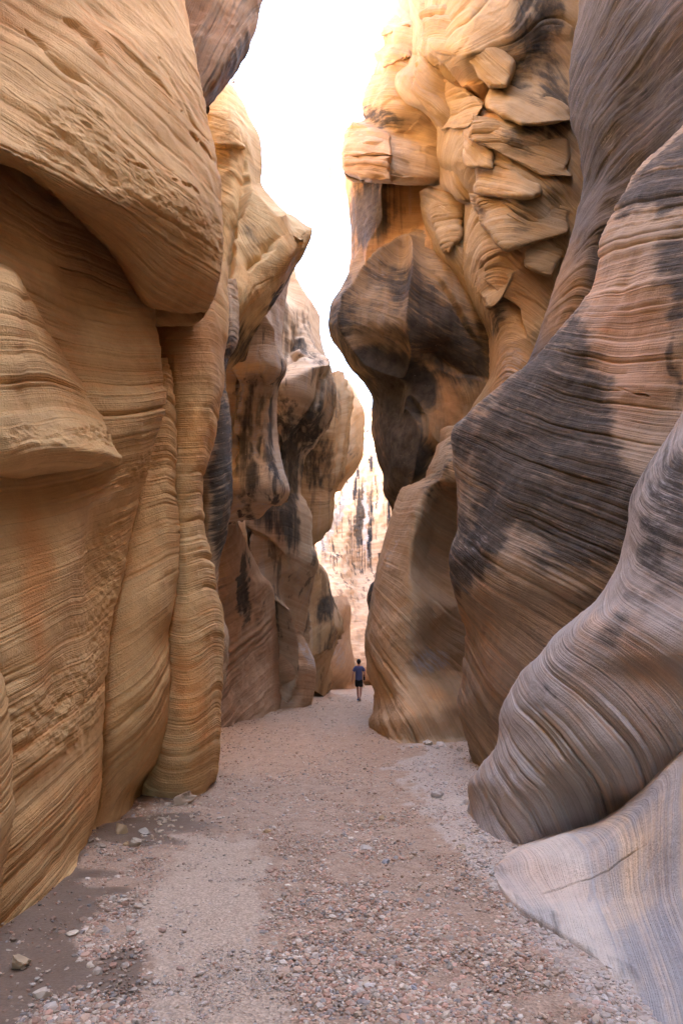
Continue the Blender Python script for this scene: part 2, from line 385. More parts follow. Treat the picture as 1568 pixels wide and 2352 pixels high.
M['slab'] = rock_mat('banded slab sandstone', (.62, .545, .46), (.37, .355, .345), (.66, .51, .36), fine=.7)
# river bed: damp mud, pale sand and gravelly brown dirt
GA = 1.18
def ground_mat():
    t = NT('wash floor'); pos = t.n('ShaderNodeNewGeometry').outputs['Position']; z = t.attr('zone', 'Color'); sp = t.n('ShaderNodeSeparateColor'); t.l(z, sp.inputs[0])
    n1 = t.noise(pos, 1.1, 5, .6); n2 = t.noise(pos, 7, 5, .65); n3 = t.noise(pos, 55, 4, .7)
    c = t.mix(t.rng(n2, .3, .7), (.35, .25, .18), (.46, .35, .265))
    def m(ch, col_a, col_b, c, lo=.25, hi=.75):
        f = t.math('ADD', sp.outputs[ch], t.math('MULTIPLY', t.math('SUBTRACT', n2, .5), .9)); f = t.math('ADD', f, t.math('MULTIPLY', t.math('SUBTRACT', n1, .5), .5))
        return t.mix(t.rng(f, lo, hi), c, t.mix(t.rng(n3, .3, .7), col_a, col_b))
    c = m(0, (.155, .11, .078), (.215, .158, .115), c, .2, .85)
    c = m(1, (.45, .36, .28), (.54, .445, .35), c, .2, .85)
    c = m(2, (.44, .375, .32), (.54, .475, .41), c)
    vor = t.n('ShaderNodeTexVoronoi'); t.l(pos, vor.inputs['Vector']); vor.inputs['Scale'].default_value = 75
    g = t.n('ShaderNodeSeparateColor'); t.l(vor.outputs['Color'], g.inputs[0]); k = t.math('ADD', t.math('MULTIPLY', g.outputs[0], .5), .75)
    kk = t.n('ShaderNodeCombineColor'); [t.l(k, kk.inputs[i]) for i in range(3)]
    dry = t.math('SUBTRACT', 1.0, sp.outputs[0], clamp=True); c = t.mix(dry, c, t.mix(1.0, c, kk.outputs[0], 'MULTIPLY'))
    t.l(scaled(t, c, .84, .84), t.b.inputs['Base Color']); t.l(t.rng(sp.outputs[0], 0, 1, .95, .55), t.b.inputs['Roughness'])
    h = t.math('ADD', t.math('MULTIPLY', n2, .5), t.math('MULTIPLY', n3, .25)); b = t.bump(h, .6, .03)
    t.l(t.bump(t.math('MULTIPLY', vor.outputs['Distance'], dry), .5, .012, b), t.b.inputs['Normal']); return t.m
M['floor'] = ground_mat()
def stone_mat(name, a, b):
    t = NT(name); pos = t.n('ShaderNodeTexCoord').outputs['Object']; n = t.noise(pos, 9, 5, .65)
    tc = t.attr('tint', 'Color'); c = t.mix(t.rng(n, .3, .7), a, b); t.l(scaled(t, t.mix(1.0, c, tc, 'MULTIPLY'), .90, .86), t.b.inputs['Base Color'])
    t.b.inputs['Roughness'].default_value = .85; t.l(t.bump(n, .5, .01), t.b.inputs['Normal']); return t.m
M['stone'] = stone_mat('loose stone', (.85, .85, .85), (1, 1, 1))
# ------------------------------------------------------------------ the two walls, buttress by buttress
WL = empty('canyon_wall_left'); tag(WL, 'tall golden sandstone wall along the left side of the gravel wash', 'canyon wall', kind='structure')
WR = empty('canyon_wall_right'); tag(WR, 'dark stained, swirling sandstone wall along the right side of the wash', 'canyon wall', kind='structure')
go, bu, gr, pk = M['golden'], M['buff'], M['grey'], M['pink']
def LW(name, rows, **k): return build_lobe(name, rows, parent=WL, **k)
def RW(name, rows, **k): return build_lobe(name, rows, parent=WR, **k)
# L1 overhanging bulge
LW('overhang', [
 ((-350,-500,4.5),(0,-500,6),(150,-500,6.8),(280,-500,7.8),(350,-500,9),(400,-500,10)),
 (0,(-350,4.2),(0,5.5),(150,6.2),(300,7.2),(390,8.0),(426,8.7)),
 (130,(-350,3.9),(0,5.1),(150,5.7),(300,6.6),(405,7.5),(450,8.2)),
 ((-350,190,3.7),(0,240,4.75),(150,275,5.3),(310,300,6.15),(425,320,7.0),(484,300,7.8)),
 ((-350,230,3.55),(0,320,4.5),(125,385,5.0),(300,450,5.75),(430,470,6.6),(508,450,7.5)),
 ((-350,270,3.55),(0,352,4.55),(122,425,5.1),(290,500,5.85),(420,560,6.65),(513,545,7.45)),
 ((-350,310,3.8),(0,370,4.8),(118,446,5.45),(265,555,6.2),(390,655,6.9),(508,625,7.5)),
 ((-350,340,4.3),(0,388,5.25),(117,458,5.95),(243,576,6.65),(352,708,7.3),(470,718,7.75)),
 ((-350,338,5.5),(0,384,6.5),(118,452,7.1),(246,566,7.8),(356,698,8.3),(455,700,9.0))],
 mat=go, bed=((60,200,-38),(200,250,-36),(330,150,-45),(400,350,-48),(440,200,-52),(100,80,-30),(450,480,-35),(250,400,-36)), seed=1, roll=.5, strata=.9,
 pit=(('p',[(90,240),(180,190),(300,330),(430,450),(512,545),(500,600),(330,530),(200,440),(60,385)],55,.5),(80,370,60,30,0,.7)), tint=(1.03,1.0,.97), label='smooth bulging overhang with a shaded underside',
 tints=(((300,600,230,120,-35,.7),(.93,.83,.78)),),  # darker tint puts shade of the underside into the colour
 cracks=((((0,388),(60,420),(117,456)),.12,5),(((60,55),(100,100),(150,150),(205,190)),.10,11),(((140,40),(180,62),(225,100),(250,150)),.08,9),(((20,190),(90,250),(180,330),(250,370)),.05,5),(((280,20),(360,130),(420,240),(470,330)),.04,4),(((225,60),(330,150),(420,260),(490,340)),.06,5),(((190,300),(300,370),(440,430),(500,470)),.08,5),(((390,260),(450,320),(490,370)),.08,5)))
# dark wedge of rock above and behind the bulge, unlit tone put into its colour
LW('hanging_fin', [
 ((330,-500,11.5),(450,-500,11.3),(560,-500,11.6),(760,-500,12.5)),
 (0,(380,10.8),(460,10.6),(530,10.8),(604,11.6)),
 (60,(380,10.6),(455,10.4),(530,10.6),(590,11.4)),
 (130,(400,10.4),(460,10.2),(520,10.3),(561,11.1)),
 (200,(420,10.2),(458,10.1),(490,10.2),(512,10.9)),
 (238,(430,10.1),(455,10.1),(472,10.3),(484,10.8)),
 (262,(430,10.6),(450,10.8),(462,11),(470,11.3))],
 mat=bu, bed=((500,80,60),(480,150,65)), seed=2, roll=.35, tint=(.62,.52,.45), varn=((520,90,120,160,0,.35),(560,150,40,110,-25,.8),(500,225,30,40,0,.6),(600,20,30,80,-30,.5)), label='dark brown fin jutting into the sky')
# L2 main near wall
LW('near_wall', [
 ((-350,300,5.4),(0,330,6.2),(100,360,7.0),(200,450,7.5),(300,560,7.9),(350,640,8.3)),
 ((-350,460,4.5),(0,470,5.45),(112,510,6.3),(200,540,7.1),(300,600,7.6),(357,690,8.1)),
 ((-350,600,4.2),(0,600,5.2),(118,610,5.9),(200,640,6.85),(300,680,7.3),(359,735,7.8)),
 (780,(-350,4.15),(0,5.15),(120,5.8),(210,6.45),(305,6.95),(367,7.5)),
 (860,(-350,4.2),(0,5.25),(120,5.8),(230,6.4),(315,6.85),(376,7.3)),
 (930,(-350,4.2),(0,5.3),(125,5.8),(240,6.35),(320,6.75),(381,7.2)),
 (1000,(-350,4.2),(0,5.3),(130,5.85),(240,6.35),(315,6.7),(366,7.2)),
 (1080,(-350,4.0),(0,5.2),(120,5.75),(220,6.3),(290,6.7),(346,7.25)),
 (1150,(-350,3.8),(0,5.0),(110,5.5),(200,6.0),(255,6.5),(322,7.3)),
 (1224,(-350,3.6),(0,4.85),(105,5.3),(195,5.8),(230,6.6),(304,7.25)),
 (1324,(-350,3.4),(0,4.7),(100,5.15),(190,5.7),(218,6.65),(287,7.1)),
 (1430,(-350,3.3),(0,4.6),(100,5.1),(180,5.7),(215,6.35),(260,6.95)),
 (1568,(-350,3.25),(0,4.55),(90,5.05),(165,5.6),(208,6.1),(246,6.85)),
 (1720,(-350,3.3),(0,4.55),(90,5.05),(160,5.6),(205,6.15),(240,6.9)),
 (1850,(-350,3.35),(0,4.6),(85,5.1),(150,5.65),(200,6.3),(230,7.1)),
 ((-350,2100,3.4),(0,1980,4.65),(75,1975,5.1),(135,1960,5.65),(185,1935,6.3),(214,1905,7.0)),
 ((-350,2400,3.42),(0,2132,'g'),(70,2088,'g'),(120,2052,'g'),(165,2012,'g'),(193,1980,'g'))],
 mat=go, bed=((60,900,-5),(250,700,-20),(60,1200,10),(100,1300,18),(60,1450,22),(150,1550,35),(200,1650,45),(100,1700,40),(60,1850,45),(150,1850,48),(100,2000,42),(330,950,20),(310,1150,25),(200,800,-15)),
 seed=3, roll=.45, base=True, strata=1.5, pit=(('p',[(215,1200),(300,1180),(285,1400),(250,1600),(180,1720),(60,1740),(40,1640),(160,1560),(205,1400)],50,.45),(340,1080,60,40,20,.5)), label='lower wall by the path with ribbed beds sweeping up to the right',
 tints=(((95,1330,45,190,8,.8),(1.0,.72,.52)),((250,600,120,140,0,.6),(.95,.85,.78)),((200,1800,60,50,0,.6),(1.05,.8,.6))),
 cracks=((((180,520),(250,580),(320,650),(357,705)),.05,4),(((15,1430),(30,1600),(34,1720)),.10,5)))
# nose slab
LW('ledge', [
 ((-350,600,5.2),(0,618,5.5),(60,676,5.8),(118,738,6.1),(186,842,6.4),(264,1004,6.8)),
 ((-350,612,4.7),(0,632,4.95),(52,686,5.3),(108,748,5.65),(173,858,6.0),(258,1016,6.4)),
 ((-350,700,4.3),(0,720,4.65),(50,765,5.0),(105,830,5.35),(175,925,5.8),(266,1030,6.25)),
 ((-350,840,4.1),(0,870,4.5),(55,890,4.8),(112,930,5.15),(180,980,5.6),(272,1042,6.15)),
 ((-350,960,3.95),(0,1005,4.35),(80,1015,4.7),(150,1022,5.05),(218,1036,5.55),(280,1052,6.1)),
 ((-350,1040,4.0),(0,1060,4.4),(80,1056,4.8),(150,1052,5.2),(218,1052,5.7),(279,1059,6.25)),
 ((-350,1085,4.3),(0,1090,4.75),(80,1082,5.15),(150,1074,5.55),(217,1067,6.0),(275,1065,6.5)),
 ((-350,1090,5.2),(0,1092,5.6),(80,1084,6.0),(150,1076,6.3),(215,1068,6.7),(272,1066,7.1))],
 mat=go, bed=((60,850,0),(100,980,8),(30,760,0)), seed=4, roll=.12, strata=1.1, pit=((220,1000,60,30,0,.8),(100,1000,100,30,0,.5)), back=1.0, label='thick slab ledge with a blunt nose and dark underside')
LW('edge_fold', [
 (1480,(-350,3.15),(-100,3.9),(-20,4.5),(0,4.8)),
 (1560,(-350,3.1),(-100,3.85),(-10,4.35),(12,4.6)),
 (1640,(-350,3.1),(-100,3.8),(5,4.25),(30,4.5)),
 (1740,(-350,3.1),(-100,3.8),(5,4.25),(32,4.5)),
 (1850,(-350,3.15),(-100,3.8),(5,4.25),(36,4.5)),
 (1950,(-350,3.15),(-100,3.85),(0,4.3),(24,4.55)),
 (2050,(-350,3.2),(-100,3.9),(-15,4.35),(8,4.6)),
 ((-350,2460,3.25),(-100,2260,'g'),(-30,2180,'g'),(2,2135,'g'))],
 mat=go, bed=((0,1700,45),(0,1900,48)), seed=5, roll=.15, base=True, strata=1.4)
# L3, L4 fins
LW('rock_fin', [
 (820,(300,8.9),(330,8.8),(360,8.9),(390,9.0),(408,9.3)),
 (900,(300,8.6),(330,8.5),(360,8.5),(390,8.6),(410,9.0)),
 (1000,(290,8.3),(325,8.2),(355,8.3),(388,8.4),(414,8.8)),
 (1150,(280,8.0),(320,7.9),(350,8.0),(385,8.1),(413,8.6)),
 (1230,(255,7.9),(300,7.8),(345,7.9),(385,8.0),(414,8.5)),
 (1320,(235,7.8),(290,7.65),(335,7.75),(378,7.9),(409,8.4)),
 (1400,(215,7.7),(275,7.55),(325,7.65),(370,7.85),(401,8.4)),
 (1470,(195,7.6),(260,7.45),(310,7.6),(358,7.85),(387,8.4)),
 (1560,(190,7.5),(250,7.4),(305,7.55),(358,7.85),(392,8.4)),
 (1660,(190,7.5),(250,7.4),(305,7.6),(350,7.95),(386,8.5)),
 (1760,(185,7.6),(235,7.55),(280,7.8),(325,8.2),(359,8.8)),
 ((185,1850,7.7),(232,1835,7.6),(270,1825,7.95),(305,1812,8.5),(336,1800,9.2)),
 ((180,1925,'g'),(225,1900,'g'),(262,1885,'g'),(288,1868,'g'),(318,1835,'g'))],
 mat=go, bed=((370,1000,5),(370,1200,22),(340,1350,32),(320,1500,38),(300,1620,42),(290,1760,48)), seed=6, roll=.4, base=True, strata=1.7, label='middle fin of the ribbed buttresses')
LW('rock_fin', [
 (600,(330,10),(380,9.8),(430,9.6),(480,9.7),(524,10.2)),
 (685,(345,9.7),(395,9.4),(440,9.3),(482,9.4),(526,10)),
 (760,(360,9.4),(400,9.15),(440,9.1),(482,9.2),(523,9.8)),
 (809,(365,9.3),(400,9.05),(440,9.05),(480,9.15),(516,9.8)),
 (884,(372,9.3),(408,9.0),(445,9.0),(482,9.1),(514,9.7)),
 (940,(385,9.25),(416,9.0),(448,8.95),(480,9.1),(505,9.7)),
 (984,(390,9.2),(418,8.95),(446,8.9),(474,9.05),(500,9.6)),
 (1050,(385,9.2),(414,8.85),(438,8.8),(462,8.95),(480,9.45)),
 (1110,(385,9.15),(411,8.8),(430,8.75),(450,8.85),(465,9.35)),
 (1200,(385,9.1),(412,8.8),(432,8.75),(452,8.85),(469,9.35)),
 (1284,(380,9.1),(408,8.8),(434,8.72),(462,8.9),(486,9.45)),
 (1354,(372,9.1),(402,8.8),(434,8.72),(468,8.9),(501,9.5)),
 (1430,(360,9.1),(395,8.78),(432,8.7),(474,8.9),(518,9.6)),
 (1490,(358,9.1),(395,8.78),(432,8.7),(474,8.9),(515,9.6)),
 (1568,(360,9.1),(398,8.78),(435,8.7),(476,8.9),(512,9.5)),
 (1680,(352,9.1),(390,8.8),(430,8.7),(470,8.9),(505,9.5)),
 (1770,(340,9.2),(382,8.9),(425,8.85),(466,9.05),(500,9.6)),
 ((325,1824,'g'),(365,1831,'g'),(415,1832,'g'),(463,1825,'g'),(493,1800,'g'))],
 mat=go, bed=((440,760,5),(450,900,3),(450,1000,8),(440,1150,15),(440,1300,20),(440,1420,20),(440,1550,22),(440,1700,18),(430,1790,12)), seed=7, roll=.5, base=True, strata=1.6,
 tints=(((450,1010,60,70,0,.8),(1.02,.82,.6)),((445,1600,40,110,5,.75),(1.05,.78,.58)),((455,760,70,120,0,.8),(.8,.68,.62))), calm=((445,800,110,260,0,.95),(440,1150,80,220,0,.6)), label='outer rounded fin, orange tinted at its foot')
LW('dark_fin', [
 (640,(440,12),(480,11.6),(520,11.4),(545,12)),
 (735,(440,11.6),(490,11.2),(530,11.1),(551,11.5)),
 (785,(440,11.5),(490,11.1),(530,11.0),(549,11.5)),
 (830,(440,11.4),(480,11.1),(510,11.0),(527,11.5)),
 (890,(440,11.2),(480,10.9),(505,10.9),(520,11.3)),
 (940,(440,11.0),(480,10.8),(510,10.8),(529,11.2)),
 (1040,(440,10.8),(480,10.6),(515,10.6),(536,11.1)),
 (1120,(440,10.7),(480,10.5),(515,10.5),(538,11.0)),
 (1200,(440,10.7),(480,10.5),(510,10.5),(528,11.0)),
 (1270,(440,10.7),(470,10.6),(495,10.6),(512,11.0)),
 (1340,(440,10.7),(465,10.6),(485,10.6),(500,11.1)),
 (1410,(440,10.7),(470,10.5),(495,10.6),(510,11.1)),
 (1470,(440,10.7),(470,10.5),(505,10.6),(529,11.0)),
 (1550,(440,10.7),(470,10.5),(502,10.6),(523,11.1)),
 (1640,(440,10.7),(465,10.6),(488,10.6),(504,11.0)),
 ((440,1795,'g'),(460,1790,'g'),(480,1785,'g'),(490,1780,'g'))],
 mat=bu, bed=((500,1000,12),(500,1150,10),(505,1480,40)), seed=8, roll=.3, base=True, varn=((512,1090,38,260,0,1.0),(515,820,45,110,0,.7)), label='narrow blackened fin behind the ribbed buttresses')
# L6 pale protrusion with its own rim, its sunlight put into the tint
LW('tint_lit_shoulder', [
 ((430,185,15),(470,200,15),(505,199,15),(530,197,15.4),(550,214,16)),
 (262,(430,14),(480,13.9),(520,13.8),(548,14.1),(567,15)),
 (320,(430,13.6),(480,13.5),(525,13.4),(565,13.8),(596,15)),
 (372,(430,13.4),(480,13.3),(525,13.3),(565,13.6),(600,14.8)),
 (420,(430,13.2),(480,13.1),(525,13.1),(568,13.5),(597,14.6)),
 (478,(430,13),(490,12.9),(545,13.0),(600,13.7),(648,15)),
 ((430,545,12.9),(495,545,12.8),(560,535,12.9),(635,510,13.9),(700,514,15.2)),
 ((430,590,12.8),(500,585,12.6),(570,570,12.8),(645,545,13.7),(717,528,15.1)),
 ((430,650,12.7),(505,640,12.5),(575,615,12.8),(645,585,13.5),(707,562,14.8)),
 ((430,700,12.6),(510,690,12.4),(570,665,12.8),(625,635,13.5),(672,622,14.6)),
 ((430,770,12.6),(512,745,12.6),(560,720,13.1),(600,700,13.7),(632,682,14.6)),
 ((430,830,12.8),(510,800,13.0),(545,780,13.5),(575,755,14.1),(600,728,14.8)),
 ((430,900,13.4),(508,860,14),(530,835,14.6),(550,810,15.2),(572,768,15.6))],
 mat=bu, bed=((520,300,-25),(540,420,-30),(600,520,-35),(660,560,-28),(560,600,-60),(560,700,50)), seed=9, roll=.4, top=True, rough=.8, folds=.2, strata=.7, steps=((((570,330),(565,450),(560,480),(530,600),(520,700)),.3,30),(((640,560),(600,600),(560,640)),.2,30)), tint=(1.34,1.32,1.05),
 varn=((640,665,70,22,52,1.0),(545,830,40,90,0,.8),(570,560,22,60,15,.5),(590,760,40,30,45,.9)), label='pale shoulder with painted light high on the wall')  # dark strip along the lower edge paints the shade of the underside
# L7 striped wall, its overhang and lower wedge
LW('striped_wall', [
 (600,(500,18),(550,17.5),(610,17.6),(672,18.8)),
 (700,(500,17.6),(550,17.2),(600,17.3),(652,18.8)),
 (790,(500,17.2),(550,16.8),(600,17),(644,18.5)),
 (845,(505,17.2),(550,16.8),(605,16.6),(651,17.9)),
 (880,(505,17.3),(550,17.0),(595,17.1),(636,18.4)),
 (930,(505,17.4),(545,17.2),(590,17.3),(627,18.6)),
 (1000,(505,17.5),(550,17.3),(595,17.4),(631,18.6)),
 (1060,(505,17.6),(550,17.2),(602,17.3),(645,18.3)),
 (1110,(505,17.6),(553,17.15),(612,17.2),(660,18.1)),
 ((505,1150,17.8),(554,1140,17.4),(612,1130,17.3),(666,1132,18.2)),
 ((505,1165,18.2),(556,1158,18.0),(612,1147,17.6),(660,1152,18.6)),
 ((505,1170,20),(558,1160,20.5),(612,1150,20.5),(655,1150,21))],
 mat=pk, bed=((560,900,5),(600,1050,10)), seed=10, roll=.35, strata=.6, streak=1.0, folds=.4, steps=((((600,840),(610,900),(600,980),(612,1080)),.3,30),(((540,830),(560,900),(545,1000),(550,1100)),.25,30)), varn=((572,1020,20,170,0,.95),(610,1010,14,120,0,.8),(545,800,40,60,-30,.6),(640,880,14,60,0,.8)), pale=((545,960,14,180,0,.8),(592,1010,8,130,0,.6)), label='buff wall hung with black and white water streaks')
LW('lower_wedge', [
 ((480,1060,19.6),(495,1080,19.7),(508,1100,20),(518,1122,20.5)),
 ((480,1160,19.3),(503,1165,19.5),(525,1170,19.9),(540,1180,20.6)),
 ((480,1240,18.9),(515,1238,19.3),(543,1236,19.9),(563,1240,20.9)),
 (1310,(480,18.7),(525,19.3),(566,20.5),(598,22)),
 (1350,(480,18.6),(530,19.4),(580,20.9),(627,23)),
 (1434,(480,18.5),(535,19.8),(590,21.8),(635,24.5)),
 (1540,(480,18.4),(540,20),(595,22.6),(645,26.2)),
 ((480,1680,'g'),(540,1666,'g'),(600,1650,'g'),(661,1624,'g'))],
 mat=pk, bed=((560,1520,45),(560,1600,45),(540,1300,45),(600,1480,40)), seed=11, roll=.6, base=True, strata=1.8, bedth=1.6, tint=(.88,.80,.78), varn=((567,1350,13,105,0,1.1),(600,1400,20,40,0,.4)), label='slanting wedge of banded rock with one black stain')
LW('alcove_wall', [
 ((470,600,26),(580,610,25.4),(630,622,25.4),(676,650,26.4)),
 (675,(470,25),(580,24.5),(640,24),(694,25.8)),
 (715,(470,25),(590,24.2),(655,23.8),(716,25.6)),
 (790,(470,25),(590,24.2),(665,23.8),(737,25.4)),
 (860,(470,25),(590,24.2),(680,23.6),(759,25.2)),
 (905,(470,25),(590,24.4),(680,23.4),(770,24.9)),
 (950,(470,25),(590,24.5),(675,23.6),(758,25)),
 (1000,(470,25),(590,24.6),(660,24),(722,25.3)),
 (1060,(470,25),(590,24.8),(645,24.2),(684,25)),
 (1125,(470,24.8),(585,25),(640,24.2),(682,24.9)),
 (1180,(470,24.4),(580,25),(650,24),(703,24.8)),
 (1250,(470,24),(585,24.8),(655,24.1),(705,24.8)),
 (1300,(470,24),(590,25),(660,24.6),(719,25.4)),
 (1380,(470,24),(590,25.2),(660,26),(705,26.8)),
 (1480,(470,24),(590,26),(660,27),(700,28)),
 ((470,1640,27.5),(590,1632,28),(650,1628,28.6),(700,1622,29.5))],
 mat=pk, bed=((600,800,5),(620,1250,10)), seed=12, roll=1.1, strata=.45, folds=.85, steps=((((700,700),(690,800),(668,860),(640,960),(655,1060),(665,1140)),.4,30),(((735,860),(700,940),(688,1040)),.35,30),(((600,1180),(640,1250),(668,1300)),.3,40)), streak=.7, top=True, varn=((700,980,26,70,-20,.9),(665,1060,22,150,0,1.0),(655,1190,30,100,10,1.0),(690,800,18,100,10,.7),(740,900,30,50,0,.6)), pale=((610,1180,14,70,5,.5),),
 tints=(((610,1210,60,90,0,.8),(.85,.72,.58)),), label='recessed wall with a hollow alcove')  # dark patches and tint painted into the recess and alcove hollow
LW('leaning_pillar', [
 ((540,1150,25),(570,1180,25.2),(592,1205,25.4),(608,1218,26)),
 ((540,1230,24.8),(580,1245,25),(618,1255,25.4),(648,1264,26.4)),
 ((540,1290,24.8),(590,1300,25),(635,1305,25.6),(670,1307,26.6)),
 (1340,(540,25),(595,25.1),(650,25.6),(691,26.8)),
 (1375,(540,25.3),(600,25.4),(650,25.9),(686,26.9)),
 (1405,(540,25.6),(600,25.7),(650,26),(681,27)),
 (1450,(540,26),(605,26),(655,26.2),(692,27.2)),
 (1500,(540,26.3),(610,26.3),(672,26.3),(716,27.4)),
 (1540,(560,26.6),(620,26.5),(680,26.4),(726,27.6)),
 (1590,(590,27.2),(640,27),(690,26.9),(723,28)),
 ((600,1633,'g'),(650,1631,'g'),(692,1629,'g'),(714,1624,'g'))],
 mat=pk, bed=((680,1560,3),(680,1500,5),(640,1400,40),(620,1300,50)), seed=13, roll=.8, base=True, strata=1.8, bedth=1.5, tint=(.88,.78,.72), varn=((655,1375,22,55,0,.8),(665,1420,16,60,20,.4)), pale=((700,1500,10,50,40,.8),(650,1440,12,60,50,.5)), label='leaning rounded pillar standing in the gravel')
LW('hanging_lobe', [
 (860,(640,33),(690,32.5),(740,32),(780,33.5)),
 (900,(640,33),(700,32.3),(750,31.8),(798,33.3)),
 (950,(640,33),(700,32),(755,31.6),(795,33)),
 (1030,(640,33),(690,32.6),(740,32),(786,33)),
 (1080,(640,33),(690,32.8),(740,32.4),(779,33.2)),
 (1130,(640,33),(690,32.8),(725,32.6),(756,33.4)),
 (1200,(640,33),(690,32.9),(720,32.6),(753,33.3)),
 (1222,(640,33.4),(690,33.2),(712,33),(738,33.8)),
 (1245,(640,33.8),(680,33.8),(700,33.6),(716,34.2)),
 (1290,(640,34),(670,34),(695,34),(712,34.6)),
 ((640,1320,34),(680,1320,34),(715,1320,34),(738,1328,34.8)),
 (1380,(640,34),(690,34),(730,34),(758,35.2)),
 (1440,(640,34.4),(700,34.2),(745,34.2),(777,35.4)),
 (1480,(650,34.8),(700,34.8),(735,35),(758,36)),
 (1540,(660,35.5),(700,35.4),(730,35.6),(750,36.6)),
 ((660,1606,'g'),(700,1603,'g'),(725,1600,'g'),(745,1593,'g'))],
 mat=pk, bed=((720,1100,5),(740,1450,30)), seed=14, roll=1.0, strata=.5, base=True, folds=1.2, streak=.5, bedth=2, tint=(.82,.74,.6), varn=((720,1050,24,90,0,.8),(745,1390,25,45,-10,1.1),(750,1460,30,30,0,.6),(765,930,20,40,0,.5)), label='olive brown lobe hanging above the bend')
LW('grey_lobe', [
 (870,(740,40),(765,39.6),(785,39.8),(800,41)),
 (905,(740,40),(775,39.4),(800,39.4),(818,41)),
 (950,(740,40),(780,39.2),(815,39.2),(838,41)),
 (1003,(760,39.6),(790,39.0),(815,39.2),(836,40.4)),
 (1040,(760,39.6),(785,39.1),(810,39.1),(834,40.2)),
 (1080,(760,39.6),(782,39.3),(800,39.3),(817,40)),
 (1104,(760,40),(775,40),(786,40),(797,40.6)),
 (1125,(755,41),(765,41),(775,41.2),(783,41.6))],
 mat=bu, bed=((800,1000,40),), seed=15, roll=.9, top=True, bedth=2, tint=(.95,.88,.78), varn=((800,1030,20,40,20,.35),), label='grey notched lobe below the skyline')
LW('bend_boulder', [
 (1370,(740,44),(765,43.6),(782,43.8),(796,45)),
 (1400,(730,44),(765,43.4),(790,43.6),(806,45)),
 (1450,(720,44),(760,43.2),(785,43.4),(804,44.6)),
 (1500,(715,44),(755,43.2),(785,43.2),(810,44.8)),
 (1545,(715,44),(755,43.4),(785,43.5),(822,45.4)),
 (1570,(715,44.4),(755,44),(790,44.4),(835,46.5)),
 ((715,1592,44.4),(760,1589,44.2),(800,1588,44.6),(848,1588,46.8))],
 mat=pk, bed=((770,1460,60),), seed=16, roll=1.1, base=True, bedth=2.2, tint=(1.0,.9,.84), pale=((780,1500,24,50,0,.6),), label='pale rounded foot of the wall at the bend')
# far wall closing the view
FW = build_lobe('far_canyon_wall', [
 ((690,840,66),(760,872,66),(810,880,65),(850,935,64),(880,1010,64),(960,1030,66)),
 (1050,(690,64),(750,63),(800,62),(850,61.5),(890,61),(960,62)),
 (1150,(690,62),(750,60.5),(790,61),(850,61.5),(890,61),(960,62)),
 (1240,(690,60),(735,58.5),(775,60),(830,61),(890,61),(960,62)),
 (1310,(690,58),(735,57),(780,58),(830,60.5),(890,60.5),(960,62)),
 (1370,(690,56),(745,55),(790,55.5),(835,57.5),(890,58),(960,60)),
 (1450,(690,54),(750,53.5),(800,53),(850,53.5),(890,54),(960,58)),
 (1530,(690,52),(750,51.5),(800,51),(850,51),(890,52),(960,56)),
 ((690,1586,50),(750,1582,'g'),(800,1581,'g'),(850,1580,'g'),(890,1580,'g'),(960,1582,'g'))],
 side="none", mat=pk, top=True, base=True, roll=1.0, bed=((800,1450,5),(820,1300,3)), bedth=2.2, seed=17, streak=1.0, smask=(815,1130,140,250,0,1.3), rough=2.2, tint=(1.1,1.0,.92),
 varn=((825,1200,14,110,-4,1.0),(850,1180,10,90,0,.7),(790,1150,8,70,-15,.5),(805,1230,8,90,0,.5)), pale=((775,1180,14,110,-25,.9),(840,1190,6,130,0,.9),(745,1270,20,80,10,.6)))
FW.name = 'far_canyon_wall'; tag(FW, 'brightly lit far wall with dark and white streaks closing the view at the bend', 'canyon wall', kind='structure')
# ---------------- right wall
RW('foot_slab', [
 ((1152,1958,7.0),(1214,1934,7.1),(1284,1902,7.1),(1360,1876,7.0),(1440,1826,6.7),(1568,1700,5.9),(1900,1500,4.7)),
 ((1131,1992,6.05),(1213,1944,6.15),(1284,1914,6.0),(1362,1890,5.8),(1440,1842,5.5),(1568,1735,4.9),(1900,1560,3.95)),
 ((1129,1999,5.95),(1210,1975,5.85),(1287,1955,5.6),(1372,1940,5.3),(1455,1920,4.95),(1568,1860,4.5),(1900,1750,3.6)),
 ((1129,2003,5.92),(1200,2020,5.7),(1290,2035,5.25),(1382,2060,4.9),(1468,2070,4.6),(1568,2060,4.3),(1900,1990,3.4)),
 ((1130,2007,5.84),(1188,2062,5.36),(1283,2106,4.84),(1386,2167,4.4),(1463,2212,4.1),(1568,2260,3.7),(1900,2330,2.95)),
 ((1131,2011,'g'),(1180,2074,'g'),(1258,2128,'g'),(1368,2202,'g'),(1440,2288,'g'),(1568,2450,'g'),(1900,2720,'g'))],
 side='L', mat=M['slab'], base=True, roll=.2, seed=21, strata=.28, bedth=1.4, varn=(('p',[(1120,2000),(1200,2070),(1300,2135),(1400,2205),(1470,2290),(1500,2400),(1450,2400),(1350,2240),(1240,2150),(1110,2040)],9,.3),), back=1.0, bed=((1200,1990,-75),(1300,1990,-80),(1400,2000,-84),(1500,2000,-86),(1400,2180,-62),(1500,2200,-70),(1550,2250,-80),(1250,2080,-50)),
 tint=(1.28,1.26,1.24), pale=((1350,1990,14,110,-8,.7),(1500,2000,14,160,-5,.55),(1540,2250,20,120,-15,.5)), tints=(((1230,2010,130,80,0,.7),(1.4,1.22,1.10)),((1440,1960,26,160,0,.6),(1.45,1.3,1.08)),((1545,2060,30,200,10,.6),(1.15,1.15,1.2))),
 label='smooth pale foot of rock banded in cream and lavender', cracks=((((1240,2060),(1290,2040),(1380,2000),(1440,1960),(1568,1905)),.03,2.5),))
